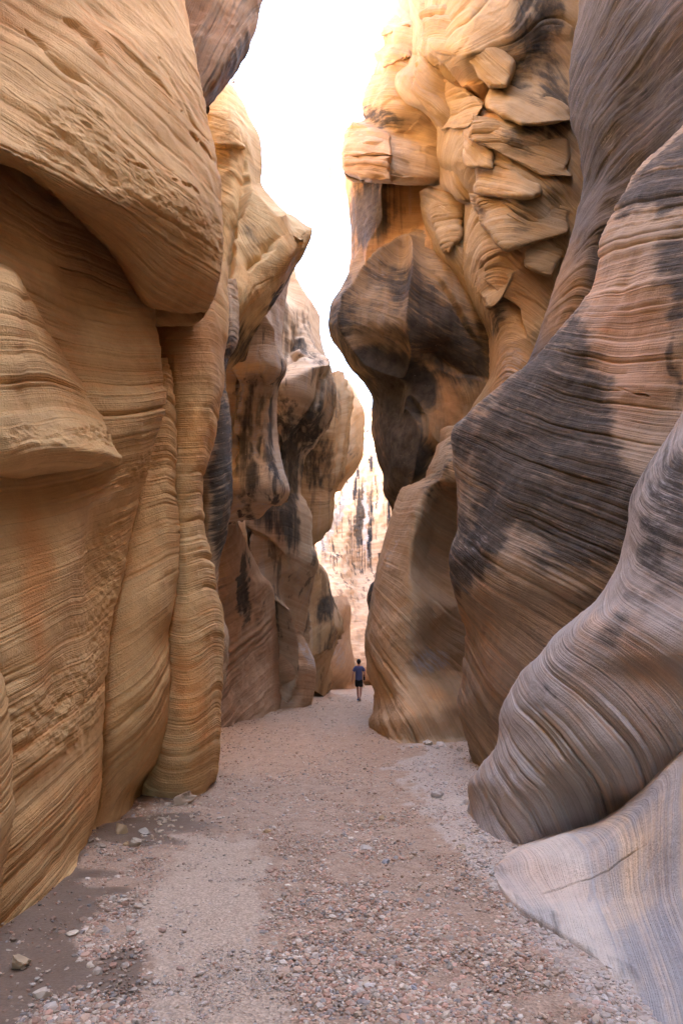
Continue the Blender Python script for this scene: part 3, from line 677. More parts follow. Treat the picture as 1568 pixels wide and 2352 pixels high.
RW('swirled_bulge', [
 (700,(1700,5.0),(1730,4.75),(1770,4.5),(1810,4.3),(1860,4.1),(1950,3.9)),
 (820,(1622,5.2),(1660,4.9),(1700,4.6),(1760,4.35),(1840,4.1),(1950,3.85)),
 (950,(1560,5.4),(1600,5.0),(1645,4.75),(1705,4.5),(1790,4.2),(1950,3.8)),
 (1040,(1505,5.6),(1545,5.2),(1595,4.9),(1660,4.6),(1750,4.3),(1950,3.75)),
 (1103,(1466,5.75),(1505,5.35),(1550,5.1),(1610,4.8),(1710,4.4),(1950,3.7)),
 (1160,(1446,5.8),(1485,5.4),(1530,5.15),(1590,4.85),(1690,4.4),(1950,3.65)),
 (1211,(1439,5.85),(1475,5.4),(1520,5.15),(1580,4.85),(1680,4.4),(1950,3.6)),
 (1281,(1423,5.95),(1460,5.5),(1508,5.25),(1570,4.9),(1680,4.4),(1950,3.55)),
 (1340,(1391,6.1),(1432,5.6),(1485,5.3),(1555,4.95),(1670,4.4),(1950,3.5)),
 (1385,(1358,6.2),(1405,5.7),(1460,5.35),(1535,5.0),(1655,4.4),(1950,3.5)),
 (1440,(1294,6.4),(1350,5.85),(1420,5.45),(1510,5.0),(1645,4.4),(1950,3.5)),
 (1500,(1237,6.6),(1300,6.1),(1380,5.65),(1480,5.15),(1620,4.5),(1950,3.5)),
 (1560,(1182,6.9),(1250,6.35),(1340,5.85),(1450,5.4),(1600,4.75),(1950,3.65)),
 (1640,(1142,7.1),(1205,6.5),(1300,5.98),(1425,5.45),(1560,4.95),(1950,3.85)),
 (1703,(1139,7.1),(1195,6.5),(1290,6.0),(1412,5.5),(1530,5.1),(1950,4.0)),
 (1760,(1102,7.35),(1165,6.7),(1260,6.12),(1395,5.65),(1500,5.35),(1950,4.2)),
 (1808,(1071,7.7),(1140,6.9),(1240,6.25),(1375,5.85),(1470,5.55),(1950,4.4)),
 (1860,(1070,7.85),(1130,7.05),(1220,6.45),(1350,6.15),(1460,5.9),(1950,4.6)),
 ((1083,1898,'g'),(1130,1927,'g'),(1200,1950,'g'),(1330,1965,6.4),(1460,1965,6.2),(1950,1965,4.9))],
 side='L', mat=gr, base=True, roll=.45, seed=22, strata=1.9, back=1.0, bed=((1200,1620,-42),(1300,1560,-40),(1420,1420,-38),(1300,1700,-45),(1420,1680,-48),(1180,1760,-58),(1130,1850,-60),(1250,1850,-55),(1500,1500,-35),(1500,1300,-35),(1500,1150,-42),(1480,1730,-75),(1540,1700,-65),(1550,1400,-30)),
 tint=(1.32,1.27,1.30), varn=((1540,1180,100,190,0,.85),(1430,1440,190,40,38,.5),(1250,1580,60,40,40,.35),(1120,1880,40,50,0,.4)), pale=((1500,1150,60,120,0,.55),(1230,1600,110,40,42,.45),(1440,1330,60,60,30,.5)),
 tints=(((1480,1540,110,60,-30,.5),(1.2,.95,.78)),((1290,1730,110,120,0,.5),(1.1,1.0,.86))), label='big swirled bulge, its beds pouring down to the path')
RW('varnished_bulge', [
 (180,(1660,7.9),(1700,7.4),(1750,7.0),(1820,6.4),(1950,5.6)),
 (285,(1568,8.1),(1610,7.6),(1660,7.2),(1750,6.5),(1950,5.5)),
 (330,(1526,8.1),(1560,7.6),(1610,7.2),(1710,6.6),(1950,5.4)),
 (380,(1470,8.2),(1505,7.75),(1560,7.3),(1660,6.7),(1950,5.3)),
 (421,(1445,8.3),(1480,7.8),(1530,7.35),(1640,6.7),(1950,5.3)),
 (460,(1423,8.3),(1460,7.8),(1515,7.35),(1625,6.6),(1950,5.2)),
 (508,(1396,8.4),(1432,7.85),(1495,7.35),(1610,6.6),(1950,5.2)),
 (560,(1374,8.5),(1412,7.9),(1480,7.3),(1600,6.55),(1950,5.1)),
 (600,(1371,8.5),(1410,7.9),(1475,7.3),(1595,6.5),(1950,5.1)),
 (650,(1360,8.5),(1400,7.9),(1465,7.3),(1590,6.45),(1950,5.1)),
 (700,(1328,8.7),(1380,8.0),(1450,7.4),(1585,6.45),(1950,5.1)),
 (760,(1278,9.1),(1345,8.3),(1430,7.6),(1580,6.5),(1950,5.1)),
 (820,(1228,9.4),(1305,8.6),(1405,7.8),(1570,6.6),(1950,5.1)),
 (880,(1156,9.9),(1250,9.0),(1370,8.0),(1555,6.7),(1950,5.1)),
 (940,(1082,10.5),(1190,9.4),(1335,8.2),(1540,6.8),(1950,5.1)),
 (995,(1036,10.9),(1150,9.6),(1300,8.4),(1530,6.8),(1950,5.1)),
 (1050,(1036,10.9),(1150,9.5),(1300,8.25),(1515,6.8),(1950,5.1)),
 (1120,(1046,10.8),(1150,9.4),(1300,8.15),(1500,6.8),(1950,5.2)),
 (1200,(1050,10.7),(1150,9.35),(1300,8.1),(1480,6.9),(1950,5.3)),
 (1280,(1029,10.9),(1130,9.4),(1270,8.2),(1450,7.1),(1950,5.5)),
 (1350,(1038,10.9),(1130,9.5),(1260,8.35),(1430,7.3),(1950,5.6)),
 (1400,(1050,11),(1130,9.75),(1250,8.6),(1420,7.5),(1950,5.8)),
 (1460,(1067,11.1),(1130,10),(1230,8.9),(1380,7.9),(1950,5.9)),
 (1540,(1061,11.4),(1120,10.3),(1200,9.3),(1320,8.4),(1950,6.1)),
 (1620,(1048,11.8),(1105,10.7),(1175,9.8),(1300,8.8),(1950,6.3)),
 (1690,(1066,11.8),(1108,11.0),(1170,10.2),(1290,9.3),(1950,6.5)),
 ((1085,1757,'g'),(1115,1775,'g'),(1165,1800,'g'),(1280,1835,9.2),(1950,1835,6.5))],
 side='L', mat=gr, base=True, roll=.5, seed=23, strata=1.35, rough=.9, back=2.0, bed=((1480,620,5),(1480,800,2),(1500,950,-5),(1150,900,-15),(1250,1050,-16),(1400,1100,-14),(1150,1150,-28),(1250,1250,-28),(1350,1300,-30),(1120,1400,-40),(1200,1450,-35),(1150,1550,-42),(1100,1650,-50),(1500,500,8),(1120,1250,-32)),
 tint=(1.1,.93,.76), varn=(('p',[(1000,1000),(1130,900),(1250,780),(1330,700),(1362,770),(1378,880),(1425,1000),(1462,1130),(1500,1250),(1400,1310),(1320,1330),(1250,1300),(1190,1230),(1130,1320),(1060,1390),(1000,1290),(1060,1190),(1080,1090)],48,1.0),('p',[(1600,280),(1480,365),(1415,465),(1425,515),(1500,500),(1600,490)],26,.9),('p',[(1495,560),(1600,520),(1600,770),(1540,720),(1508,640)],30,.9),(1560,830,14,80,0,.8),(1400,1360,150,60,30,.45),(1250,1420,100,60,-20,.3)),
 pale=((1090,1240,50,60,-30,.4),(1350,740,60,30,30,.4)), tints=(((1450,780,120,190,0,.9),(1.35,.95,.72)),((1200,1480,120,130,0,.7),(1.15,.95,.80)),((1330,1500,80,70,-30,.4),(1.2,.9,.72))),
 label='huge bulge coated with black desert varnish', cracks=((((1395,880),(1460,905),(1568,920)),.05,4),(((1100,1000),(1200,1040),(1330,1080)),.03,3),(((1150,1180),(1250,1210),(1380,1260)),.03,3),((((1040,1010)),(1050,1100),(1049,1200)),.02,3)))
RW('footed_buttress', [
 ((1012,985,17.4),(1032,978,16.6),(1055,975,16),(1085,975,15.8),(1125,975,15.8)),
 ((1000,1035,17),(1017,1030,16),(1038,1025,15.6),(1070,1020,15.5),(1120,1020,15.6)),
 (1068,(987,17),(1008,15.8),(1030,15.3),(1062,15.3),(1120,15.6)),
 (1100,(966,17.6),(990,16.2),(1015,15.5),(1050,15.4),(1120,15.8)),
 (1118,(925,18.4),(958,16.9),(990,15.8),(1032,16.3),(1120,17)),
 (1162,(902,18.7),(934,16.9),(965,15.9),(1018,16.7),(1120,17.4)),
 (1254,(878,18.7),(910,16.8),(944,15.9),(1005,16.8),(1120,17.6)),
 (1310,(865,18.6),(900,16.7),(940,15.9),(1005,16.7),(1120,17.6)),
 (1390,(850,18.6),(898,16.5),(946,15.8),(1008,16.4),(1120,17.2)),
 (1464,(839,18.5),(885,16.5),(940,15.9),(1008,16.7),(1120,17.5)),
 (1540,(843,18.4),(885,16.6),(940,16.0),(1010,16.8),(1120,17.5)),
 (1595,(858,18.2),(893,16.7),(940,15.7),(1000,15.9),(1120,17)),
 (1628,(856,18.2),(890,16.5),(938,15.2),(1000,15.3),(1120,16.7)),
 (1655,(846,18.3),(885,16.2),(936,14.9),(998,15.1),(1120,16.4)),
 ((852,1682,18.2),(892,1690,16.0),(936,1698,14.9),(1000,1698,15.0),(1120,1690,16)),
 ((872,1695,'g'),(900,1706,'g'),(938,1713,'g'),(1000,1713,'g'),(1120,1702,'g'))],
 side='L', mat=bu, base=True, roll=.5, seed=24, strata=2.2, bedth=1.7, back=2.5, bed=((1020,1060,20),(960,1180,-35),(1000,1250,-30),(930,1350,-40),(1000,1400,-42),(900,1480,-52),(980,1500,-40),(960,1600,-58),(900,1650,-60),(1020,1640,-60),(1000,1560,-50)),
 tint=(.86,.82,.76), tints=(((960,1540,90,60,0,.7),(1.1,1.02,.93)),((960,1480,120,60,0,.4),(.85,.85,.85)),((980,1650,60,60,0,.5),(1.1,.85,.62))), pale=((990,1520,60,40,20,.7),(895,1270,10,90,-20,.5)), varn=((1000,1120,35,40,-40,.5),(1030,1060,12,60,0,.5)), label='twisted buttress flaring into a rounded foot')
RW('dark_knob', [
 (1270,(868,24),(885,23.4),(905,23.2),(930,23.4)),
 (1320,(868,23.6),(882,23),(905,22.9),(930,23.2)),
 (1345,(849,23.5),(870,22.9),(900,22.8),(930,23)),
 (1378,(842,23.5),(866,22.8),(900,22.8),(930,23)),
 (1400,(845,23.6),(866,23),(900,23),(930,23.2)),
 (1425,(856,24.2),(870,23.6),(900,23.5),(930,23.5)),
 (1520,(868,24.5),(880,24),(900,24),(930,24)),
 ((868,1652,'g'),(880,1653,'g'),(900,1654,'g'),(930,1655,'g'))],
 side='L', mat=bu, base=True, roll=.5, seed=25, tint=(.6,.55,.55), varn=((860,1365,26,70,0,1.1),), bed=((870,1370,40),), label='small black knob peeping past the buttress')
RW('dark_overhang', [
 ((830,545,20.2),(870,545,19.6),(930,545,18.9),(1010,560,18),(1130,570,17.4)),
 ((818,592,19.4),(866,588,18.7),(930,590,18.1),(1020,600,17.5),(1130,600,17.2)),
 (625,(806,19.0),(858,18.2),(930,17.7),(1020,17.2),(1130,17.0)),
 (665,(785,18.9),(848,17.9),(930,17.35),(1030,16.95),(1130,16.9)),
 (697,(762,18.9),(840,17.75),(930,17.2),(1040,16.8),(1130,16.8)),
 (740,(758,18.9),(838,17.7),(930,17.15),(1040,16.8),(1130,16.8)),
 (770,(768,19.0),(842,17.9),(930,17.3),(1040,16.9),(1130,16.9)),
 (800,(786,19.1),(848,18.2),(932,17.6),(1040,17.1),(1130,17.0)),
 (840,(806,19.3),(862,18.6),(935,18.1),(1040,17.4),(1130,17.1)),
 (880,(841,19.5),(885,18.9),(940,18.5),(1040,17.7),(1130,17.2)),
 (920,(860,19.7),(895,19.1),(945,18.7),(1040,17.9),(1130,17.4)),
 (960,(860,19.9),(895,19.2),(940,18.8),(1030,18.1),(1130,17.6)),
 (1011,(864,19.8),(893,19.0),(935,18.5),(1010,18.3),(1100,18)),
 (1060,(874,19.8),(900,19),(938,18.6),(1000,18.5),(1080,18.3)),
 (1090,(884,19.8),(905,19.1),(940,18.8),(990,18.7),(1060,18.6)),
 (1124,(884,20),(908,19.4),(940,19.2),(980,19.1),(1050,19)),
 (1157,(899,20.4),(915,20),(945,19.9),(980,19.8),(1050,19.7)),
 (1210,(905,21.5),(920,21.3),(945,21.2),(980,21),(1050,21))],
 side='L', mat=bu, roll=.6, seed=26, strata=1.1, bedth=1.3, folds=.35, steps=((((1130,880),(1060,868),(1000,845),(960,800)),.22,45),(((1000,640),(1060,720),(1110,800)),.2,30)), back=5, bed=((900,700,-20),(1000,760,-25),(900,640,-15),(930,850,-75),(950,1000,-80)), tint=(.66,.60,.50), streak=.2,
 varn=((940,740,200,170,0,.38),('p',[(830,628),(900,612),(965,642),(1065,735),(1125,820),(1140,870),(1060,890),(985,835),(935,765),(945,705),(880,665)],38,1.0),('p',[(740,735),(795,630),(818,650),(814,760),(862,870),(900,930),(850,990),(790,830)],20,.7),('p',[(790,800),(860,785),(950,800),(1005,850),(1015,920),(975,1000),(1010,1045),(940,1115),(900,1170),(870,1060),(860,940),(840,880)],40,1.25),(1110,800,26,110,15,.7)),
 pale=((860,620,50,18,25,.4),),
 tints=(((1020,880,45,110,15,.9),(.98,.78,.58)),), label='blackened overhang bulging above the twisted buttress')
RW('recessed_wall', [
 (380,(792,20.5),(850,19.6),(900,19.2),(960,18.7),(1080,18)),
 (430,(796,20.3),(850,19.4),(900,19.0),(960,18.6),(1080,18)),
 (460,(806,20.2),(855,19.3),(905,18.9),(965,18.5),(1080,17.9)),
 (510,(811,20.1),(856,19.2),(905,18.9),(970,18.4),(1080,17.8)),
 (580,(811,20.0),(856,19.1),(905,18.7),(970,18.2),(1080,17.6)),
 (620,(805,20.0),(856,19.2),(905,18.8),(970,18.3),(1080,17.6))],
 side='L', mat=bu, roll=.6, seed=27, strata=.6, folds=.3, streak=.35, bedth=1.5, back=6, bed=((880,500,-5),), tint=(1.0,.80,.58), varn=((850,500,60,95,0,1.05),(815,540,22,110,0,.7),(905,470,30,50,0,.6)), label='dark streaked recess under the block ledges')
RW('block_ledges', [
 ((930,-300,20),(960,-300,19),(990,-300,18.4),(1030,-300,18),(1090,-300,18)),
 ((902,0,18.2),(925,0,17.4),(950,0,17),(985,0,16.8),(1050,0,16.8)),
 ((900,40,18),(922,42,17.1),(945,44,16.8),(980,46,16.6),(1050,48,16.6)),
 ((878,62,17.9),(910,66,16.9),(940,68,16.6),(975,70,16.4),(1050,70,16.4)),
 ((881,100,17.9),(912,102,16.8),(942,106,16.5),(975,110,16.3),(1050,110,16.3)),
 ((857,124,18.1),(900,128,16.8),(940,134,16.5),(975,138,16.3),(1050,140,16.3)),
 ((864,142,18),(900,150,16.8),(942,156,16.4),(980,160,16.2),(1060,160,16.2)),
 ((838,200,18.2),(890,204,16.8),(940,208,16.4),(985,212,16.2),(1070,212,16.2)),
 ((830,240,18.2),(885,244,16.9),(940,248,16.4),(990,252,16.2),(1080,252,16.2)),
 ((836,270,18.6),(885,292,17.4),(935,298,17),(990,290,16.6),(1080,290,16.4)),
 ((812,282,18.6),(870,306,17.4),(930,310,17.2),(990,320,16.7),(1080,320,16.5)),
 ((790,306,18.6),(860,325,17.2),(930,330,16.9),(990,335,16.6),(1080,335,16.6)),
 ((784,356,18.4),(850,362,17.0),(930,365,16.8),(990,368,16.6),(1080,368,16.7)),
 ((787,388,18.4),(850,402,17.1),(930,408,16.9),(1000,408,16.7),(1080,408,16.8)),
 ((795,400,18.8),(850,418,17.8),(930,424,17.6),(1000,426,17.3),(1080,426,17.3)),
 ((800,402,20.4),(850,418,20),(930,422,19.6),(1000,424,19),(1080,424,18.6))],
 side='L', mat=bu, roll=.35, seed=28, strata=1.8, rough=.7, blocky=.05, back=6, bed=((900,100,-8),(860,330,-5),(920,220,-12)), tint=(.94,.91,.86), tints=(((900,60,60,90,0,.4),(1.0,.95,.88)),),
 varn=((880,275,60,26,-10,.8),), label='stack of pale block ledges against the sky')
RW('tan_face', [
 (-400,(1010,14.6),(1060,13.6),(1120,13.1),(1200,12.9),(1270,13),(1350,13.2)),
 (-60,(965,15.8),(1015,14.5),(1085,13.6),(1160,13.4),(1250,13.6),(1345,13.8)),
 (60,(950,15.9),(1010,14.4),(1085,13.4),(1165,13.3),(1250,13.7),(1345,14)),
 (110,(944,15.9),(1005,14.3),(1085,13.4),(1165,13.4),(1250,13.8),(1345,14.1)),
 (150,(960,15.9),(1015,14.5),(1085,13.7),(1165,13.6),(1250,13.9),(1345,14.1)),
 (190,(975,16),(1020,15.0),(1090,14.2),(1170,13.8),(1250,13.8),(1345,14)),
 (250,(993,16),(1040,14.9),(1100,14.0),(1170,13.5),(1250,13.6),(1345,13.9)),
 (310,(1000,15.9),(1045,14.7),(1100,13.9),(1170,13.4),(1250,13.5),(1345,13.9)),
 (360,(1003,15.9),(1050,14.8),(1100,14.2),(1170,13.6),(1250,13.7),(1345,13.9)),
 (425,(1040,15.8),(1070,14.9),(1115,14.2),(1180,13.6),(1255,13.6),(1345,13.9)),
 (470,(1062,15.8),(1092,14.8),(1130,14.1),(1190,13.6),(1260,13.7),(1345,13.9)),
 (560,(1058,15.9),(1098,14.8),(1140,14.1),(1200,13.8),(1270,13.8),(1345,13.9)),
 (620,(1060,16),(1100,15.1),(1145,14.5),(1205,14.1),(1270,14),(1345,14.1)),
 (700,(1085,16.1),(1115,15.3),(1155,14.8),(1210,14.4),(1270,14.2),(1345,14.2)),
 (780,(1120,16.2),(1140,15.5),(1165,15),(1210,14.6),(1270,14.4),(1345,14.3)),
 (860,(1122,16.4),(1142,15.7),(1168,15.2),(1205,14.9),(1260,14.6),(1330,14.4)),
 (930,(1085,16.8),(1115,16.1),(1150,15.6),(1200,15.2),(1250,14.9),(1320,14.6)),
 (1030,(1010,17.6),(1070,17),(1120,16.5),(1180,16),(1240,15.6),(1300,15))],
 side='L', mat=bu, roll=.5, seed=29, strata=1.7, rough=.75, blocky=.03, steps=((((985,118),(1020,150),(1060,200),(1105,196),(1140,184),(1190,140)),.35,45),(((1100,255),(1093,330),(1112,372),(1160,385),(1207,412)),.3,40),(((1094,378),(1096,459),(1108,518),(1153,556),(1202,574)),.3,45),(((1110,600),(1108,640),(1148,675),(1185,702),(1207,767)),.25,35)), bedth=1.4, back=5, bed=((1100,60,40),(1060,150,35),(1150,250,-25),(1200,330,-28),(1150,480,-30),(1230,420,-25),(1150,600,-20),(1180,800,-10)),
 tint=(.80,.81,.74), varn=((1230,40,60,120,-10,.95),(1270,230,40,130,0,.8),(1180,150,60,70,-30,.6),(1200,310,50,28,0,.7),(1180,490,60,28,-20,.5),(1130,730,26,70,-15,.6),(1280,420,40,60,0,.4)), pale=((1170,850,35,100,0,.6),(1150,650,16,60,-15,.4)),  # dark patches also run along the crease at the right
 tints=(((1080,230,70,50,-20,.7),(1.1,.82,.6)),((1200,650,70,120,0,.6),(.95,.72,.52)),((1160,850,60,110,0,.6),(.95,.84,.75))), label='broken tan cliff face high on the right')
RW('tan_tongue', [
 (-120,(930,16.8),(948,16.2),(965,15.9),(985,15.8),(1050,15.6)),
 (0,(938,16.6),(952,15.9),(966,15.6),(985,15.5),(1050,15.4)),
 (80,(940,16.5),(955,15.8),(972,15.5),(992,15.4),(1060,15.2)),
 (140,(930,16.4),(950,15.7),(975,15.4),(1000,15.3),(1070,15.1)),
 ((905,175,16.3),(935,170,15.7),(968,166,15.4),(1005,165,15.2),(1075,165,15)),
 ((902,200,16.3),(940,205,15.6),(975,208,15.3),(1015,210,15.2),(1090,205,15)),
 ((925,240,16.3),(960,245,15.6),(995,250,15.3),(1035,255,15.1),(1100,250,15)),
 ((962,262,16.3),(990,275,15.7),(1015,285,15.4),(1050,292,15.2),(1110,290,15.1)),
 ((1000,310,16.4),(1020,325,15.9),(1040,335,15.6),(1065,345,15.4),(1120,340,15.3)),
 ((1004,380,16.5),(1025,390,16),(1045,400,15.6),(1075,405,15.5),(1130,400,15.4)),
 ((1012,430,16.6),(1035,440,16),(1055,455,15.7),(1080,460,15.6),(1130,455,15.6)),
 ((1040,452,17.6),(1050,460,17.2),(1062,468,17),(1085,470,16.8),(1130,470,16.6))],
 side='L', mat=bu, roll=.4, seed=30, strata=1.1, rough=.7, steps=((((945,60),(960,130),(935,200),(985,262),(1040,330)),.3,40),), back=3, bed=((960,60,-60),(980,230,-35),(1050,380,-60)), tint=(.86,.86,.80), label='smooth tan tongue draped beside the block ledges')
RW('lower_flake', [
 ((962,440,18),(985,430,17.2),(1010,425,16.8),(1045,425,16.5),(1110,430,16.4)),
 (490,(968,17.8),(990,17),(1015,16.6),(1045,16.4),(1110,16.3)),
 (540,(982,17.6),(1003,16.8),(1025,16.4),(1052,16.2),(1115,16.2)),
 (580,(990,17.6),(1013,16.8),(1035,16.4),(1060,16.2),(1120,16.2)),
 (640,(1030,17.5),(1048,16.8),(1062,16.5),(1080,16.4),(1125,16.3)),
 (700,(1062,17.4),(1075,16.9),(1088,16.7),(1105,16.6),(1140,16.5)),
 (760,(1080,17.4),(1092,17),(1105,16.9),(1120,16.8),(1150,16.6)),
 (800,(1086,18),(1098,17.8),(1110,17.6),(1125,17.4),(1150,17.2))],
 side='L', mat=bu, roll=.4, seed=31, strata=1.2, rough=.8, back=3, bed=((1000,500,-50),(1050,640,-60)), tint=(.84,.84,.75), pale=((1010,480,14,30,0,.4),), label='ochre flake hanging between cliff and recess')
RW('dark_wall', [
 (-400,(1345,12),(1410,10.9),(1480,10.2),(1568,9.4),(1950,7.2)),
 (0,(1330,11.3),(1395,10.3),(1480,9.6),(1568,8.9),(1950,7)),
 (108,(1314,11.2),(1388,10.2),(1475,9.5),(1568,8.85),(1950,7)),
 (216,(1306,11.1),(1385,10.1),(1475,9.5),(1568,8.8),(1950,6.9)),
 (270,(1306,11.1),(1385,10.1),(1470,9.5),(1568,8.8),(1950,6.9)),
 (340,(1330,10.9),(1395,10.1),(1475,9.5),(1568,8.9),(1950,7)),
 (410,(1337,10.9),(1395,10.2),(1470,9.7),(1568,9.1),(1950,7.2)),
 (464,(1331,10.9),(1385,10.3),(1450,9.9),(1568,9.4),(1950,7.5)),
 (513,(1320,11),(1370,10.4),(1440,10.1),(1568,9.7),(1950,8)),
 (556,(1308,11.1),(1360,10.6),(1430,10.4),(1568,10),(1950,8.4)),
 (632,(1280,11.4),(1340,10.9),(1410,10.7),(1568,10.3),(1950,8.8)),
 (729,(1248,11.8),(1310,11.3),(1390,11),(1568,10.7),(1950,9)),
 (830,(1212,12.3),(1280,11.9),(1370,11.5),(1568,11),(1950,9.3)),
 (920,(1165,12.9),(1250,12.4),(1350,12),(1568,11.5),(1950,9.8))],
 side='L', mat=gr, roll=.3, seed=32, strata=.8, back=3, bed=((1430,100,50),(1400,250,55),(1500,300,45),(1450,380,40),(1350,650,-20)), tint=(.40,.38,.41), pale=((1390,330,16,60,-20,.45),(1480,170,60,100,0,.2),(1340,330,12,120,10,.3)),
 varn=((1450,200,240,330,0,.85),(1500,380,90,60,40,.7)), tints=(((1290,720,60,170,0,.9),(.95,.68,.45)),), label='slate dark wall plunging from the top corner')  # tan patch puts the thin lit lower edge into the colour
RW('far_rim', [
 ((752,318,36),(775,268,36),(815,268,36),(850,250,36),(900,250,36)),
 (345,(748,35),(780,34),(820,33.6),(860,33.5),(900,33.5)),
 (400,(775,34.6),(800,34),(830,33.6),(860,33.5),(900,33.5)),
 (470,(806,34.4),(820,34),(840,33.6),(860,33.5),(900,33.5)),
 (620,(830,34.4),(840,34),(850,33.6),(870,33.5),(900,33.5))],
 side='L', mat=pk, roll=.6, seed=33, top=True, strata=2.5, rough=2.5, bedth=2.5, bed=((800,320,30),), tint=(1.1,1.45,2.2), label='distant sunlit rim')  # blue-heavy tint puts the white glare of the rim into the colour

def q2(*pp): return [(721+.54*x, .54*y) for x, y in pp]
def q6(*pp): return [(391+.2934*x, .2934*y) for x, y in pp]
BL = [(29, q2((490,90),(560,60),(640,130),(760,200),(830,260),(790,340),(740,345),(640,240),(560,250),(520,200)), .35, (.1,-.3), -30),
 (29, q2((510,330),(620,380),(720,440),(690,480),(640,540),(560,540),(520,450)), .3, (0,-.2), 20),
 (29, q2((700,500),(800,500),(900,540),(1060,600),(1050,730),(960,735),(860,690),(760,640),(700,600)), .4, (.1,-.2), -20),
 (29, q2((700,700),(800,700),(880,760),(960,800),(900,830),(800,820),(710,810)), .3, (-.1,-.3), -15),
 (29, q2((700,840),(900,850),(1060,880),(1050,1000),(930,1015),(820,1045),(730,960)), .4, (.1,-.2), -10),
 (29, q2((760,460),(900,520),(1060,500),(1070,440),(920,400),(790,370)), .3, (0,-.4), -25),
 (29, q2((890,1060),(940,1020),(1060,1050),(1000,1160),(900,1120)), .25, (0,-.3), -15),
 (31, q2((485,880),(560,850),(625,880),(640,1000),(560,1070),(510,1010)), .3, (.1,-.2), 10),
 (29, q2((640,560),(700,540),(760,640),(740,700),(650,690)), .35, (0,-.3), -40),
 (30, q2((525,660),(600,620),(690,690),(690,840),(620,790),(540,750)), .1, (0,-.2), -30),
 (29, q2((700,1150),(780,1110),(850,1150),(800,1260),(740,1300),(700,1250)), .25, (0,-.3), 30),
 (28, q2((285,100),(330,62),(415,60),(415,110),(360,125),(290,150)), .25, (0,-.1), -8),
 (28, q2((300,245),(340,192),(415,190),(415,240),(340,272),(302,282)), .25, (0,-.1), -8),
 (28, q2((135,565),(165,525),(325,570),(325,660),(230,658),(128,658)), .35, (0,0), -4),
 (28, q2((118,668),(325,668),(322,772),(200,772),(128,735)), .55, (0,0), -3),
 (9, q6((290,880),(340,895),(480,905),(555,1060),(560,1150),(330,1130)), .25, (0,-.1), -20),
 (9, q6((700,1600),(1000,1700),(1090,1790),(1040,1890),(960,1860),(820,1740)), .2, (0,-.1), -30)]
for k, (on, poly, out, tl, ang) in enumerate(BL):
    cx, cy = sum(p[0] for p in poly)/len(poly), sum(p[1] for p in poly)/len(poly)
    rock_block(on, poly, out*(.32 if on in (29, 30, 31) else .5), 60+k, tl, mat=bu, parent=WL if on == 9 else WR, grow=1.22 if on == 29 else 1.06, strata=1.5, bedth=1.2, bed=((cx, cy, ang),),
               tint=(1.34,1.32,1.05) if on == 9 else (tuple(np.array((.82,.82,.74))*rng.uniform(.93, 1.08)) if on != 28 else (.98,.88,.80)), varn=((cx+10, cy, 40, 20, ang, .5),) if k in (2, 4, 5) else ())  # blocks on the pale shoulder share its painted light
# ---------------- the rock mass behind and beyond the buttresses, up on the rims and back round the bend behind; unseen, heights set to block and bounce sun
def unseen_rock_mass(name, sgn, prof, mat, parent, seed):
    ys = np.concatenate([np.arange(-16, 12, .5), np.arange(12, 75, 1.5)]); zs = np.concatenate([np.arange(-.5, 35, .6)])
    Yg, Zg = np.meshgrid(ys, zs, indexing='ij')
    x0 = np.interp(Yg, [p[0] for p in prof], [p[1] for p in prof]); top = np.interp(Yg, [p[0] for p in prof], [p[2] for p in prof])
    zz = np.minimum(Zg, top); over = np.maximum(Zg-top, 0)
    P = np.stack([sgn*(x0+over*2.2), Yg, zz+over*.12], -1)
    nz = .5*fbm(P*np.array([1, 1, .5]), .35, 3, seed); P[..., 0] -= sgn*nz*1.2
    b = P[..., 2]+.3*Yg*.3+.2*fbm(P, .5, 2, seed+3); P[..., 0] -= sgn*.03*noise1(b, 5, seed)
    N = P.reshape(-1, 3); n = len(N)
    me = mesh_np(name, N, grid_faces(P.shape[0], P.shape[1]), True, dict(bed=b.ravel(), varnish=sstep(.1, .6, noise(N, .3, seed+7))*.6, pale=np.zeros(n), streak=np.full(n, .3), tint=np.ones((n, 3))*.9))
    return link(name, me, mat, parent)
unseen_rock_mass('unseen_rock_mass', -1, [(-16, .2, 27), (-12, 2.2, 27), (-6, 3.1, 27), (0, 3.0, 27), (3.6, 3.05, 27), (5.2, 4.6, 27), (9, 6.4, 27), (14, 8, 27), (21, 8.5, 27), (25, 8.5, 16), (30, 7.5, 14), (44, 6.5, 14), (75, 9, 14)], M['golden'], WL, 51)  # left rim raised out of view to bounce warm sunlight
unseen_rock_mass('unseen_rock_mass', 1, [(-16, 2.0, RTOP), (-12, 3.4, RTOP), (-6, 3.3, RTOP), (0, 3.2, RTOP), (3.4, 3.4, RTOP), (5, 5.2, RTOP), (9, 8.0, RTOP), (14, 9, RTOP), (20, 9, RTOP), (24, 7, RT2), (34, 5.5, RT2), (44, 5, RT3), (60, 7, RT3), (75, 9, RT3)], M['buff'], WR, 52)  # right rim raised out of view to shade the canyon

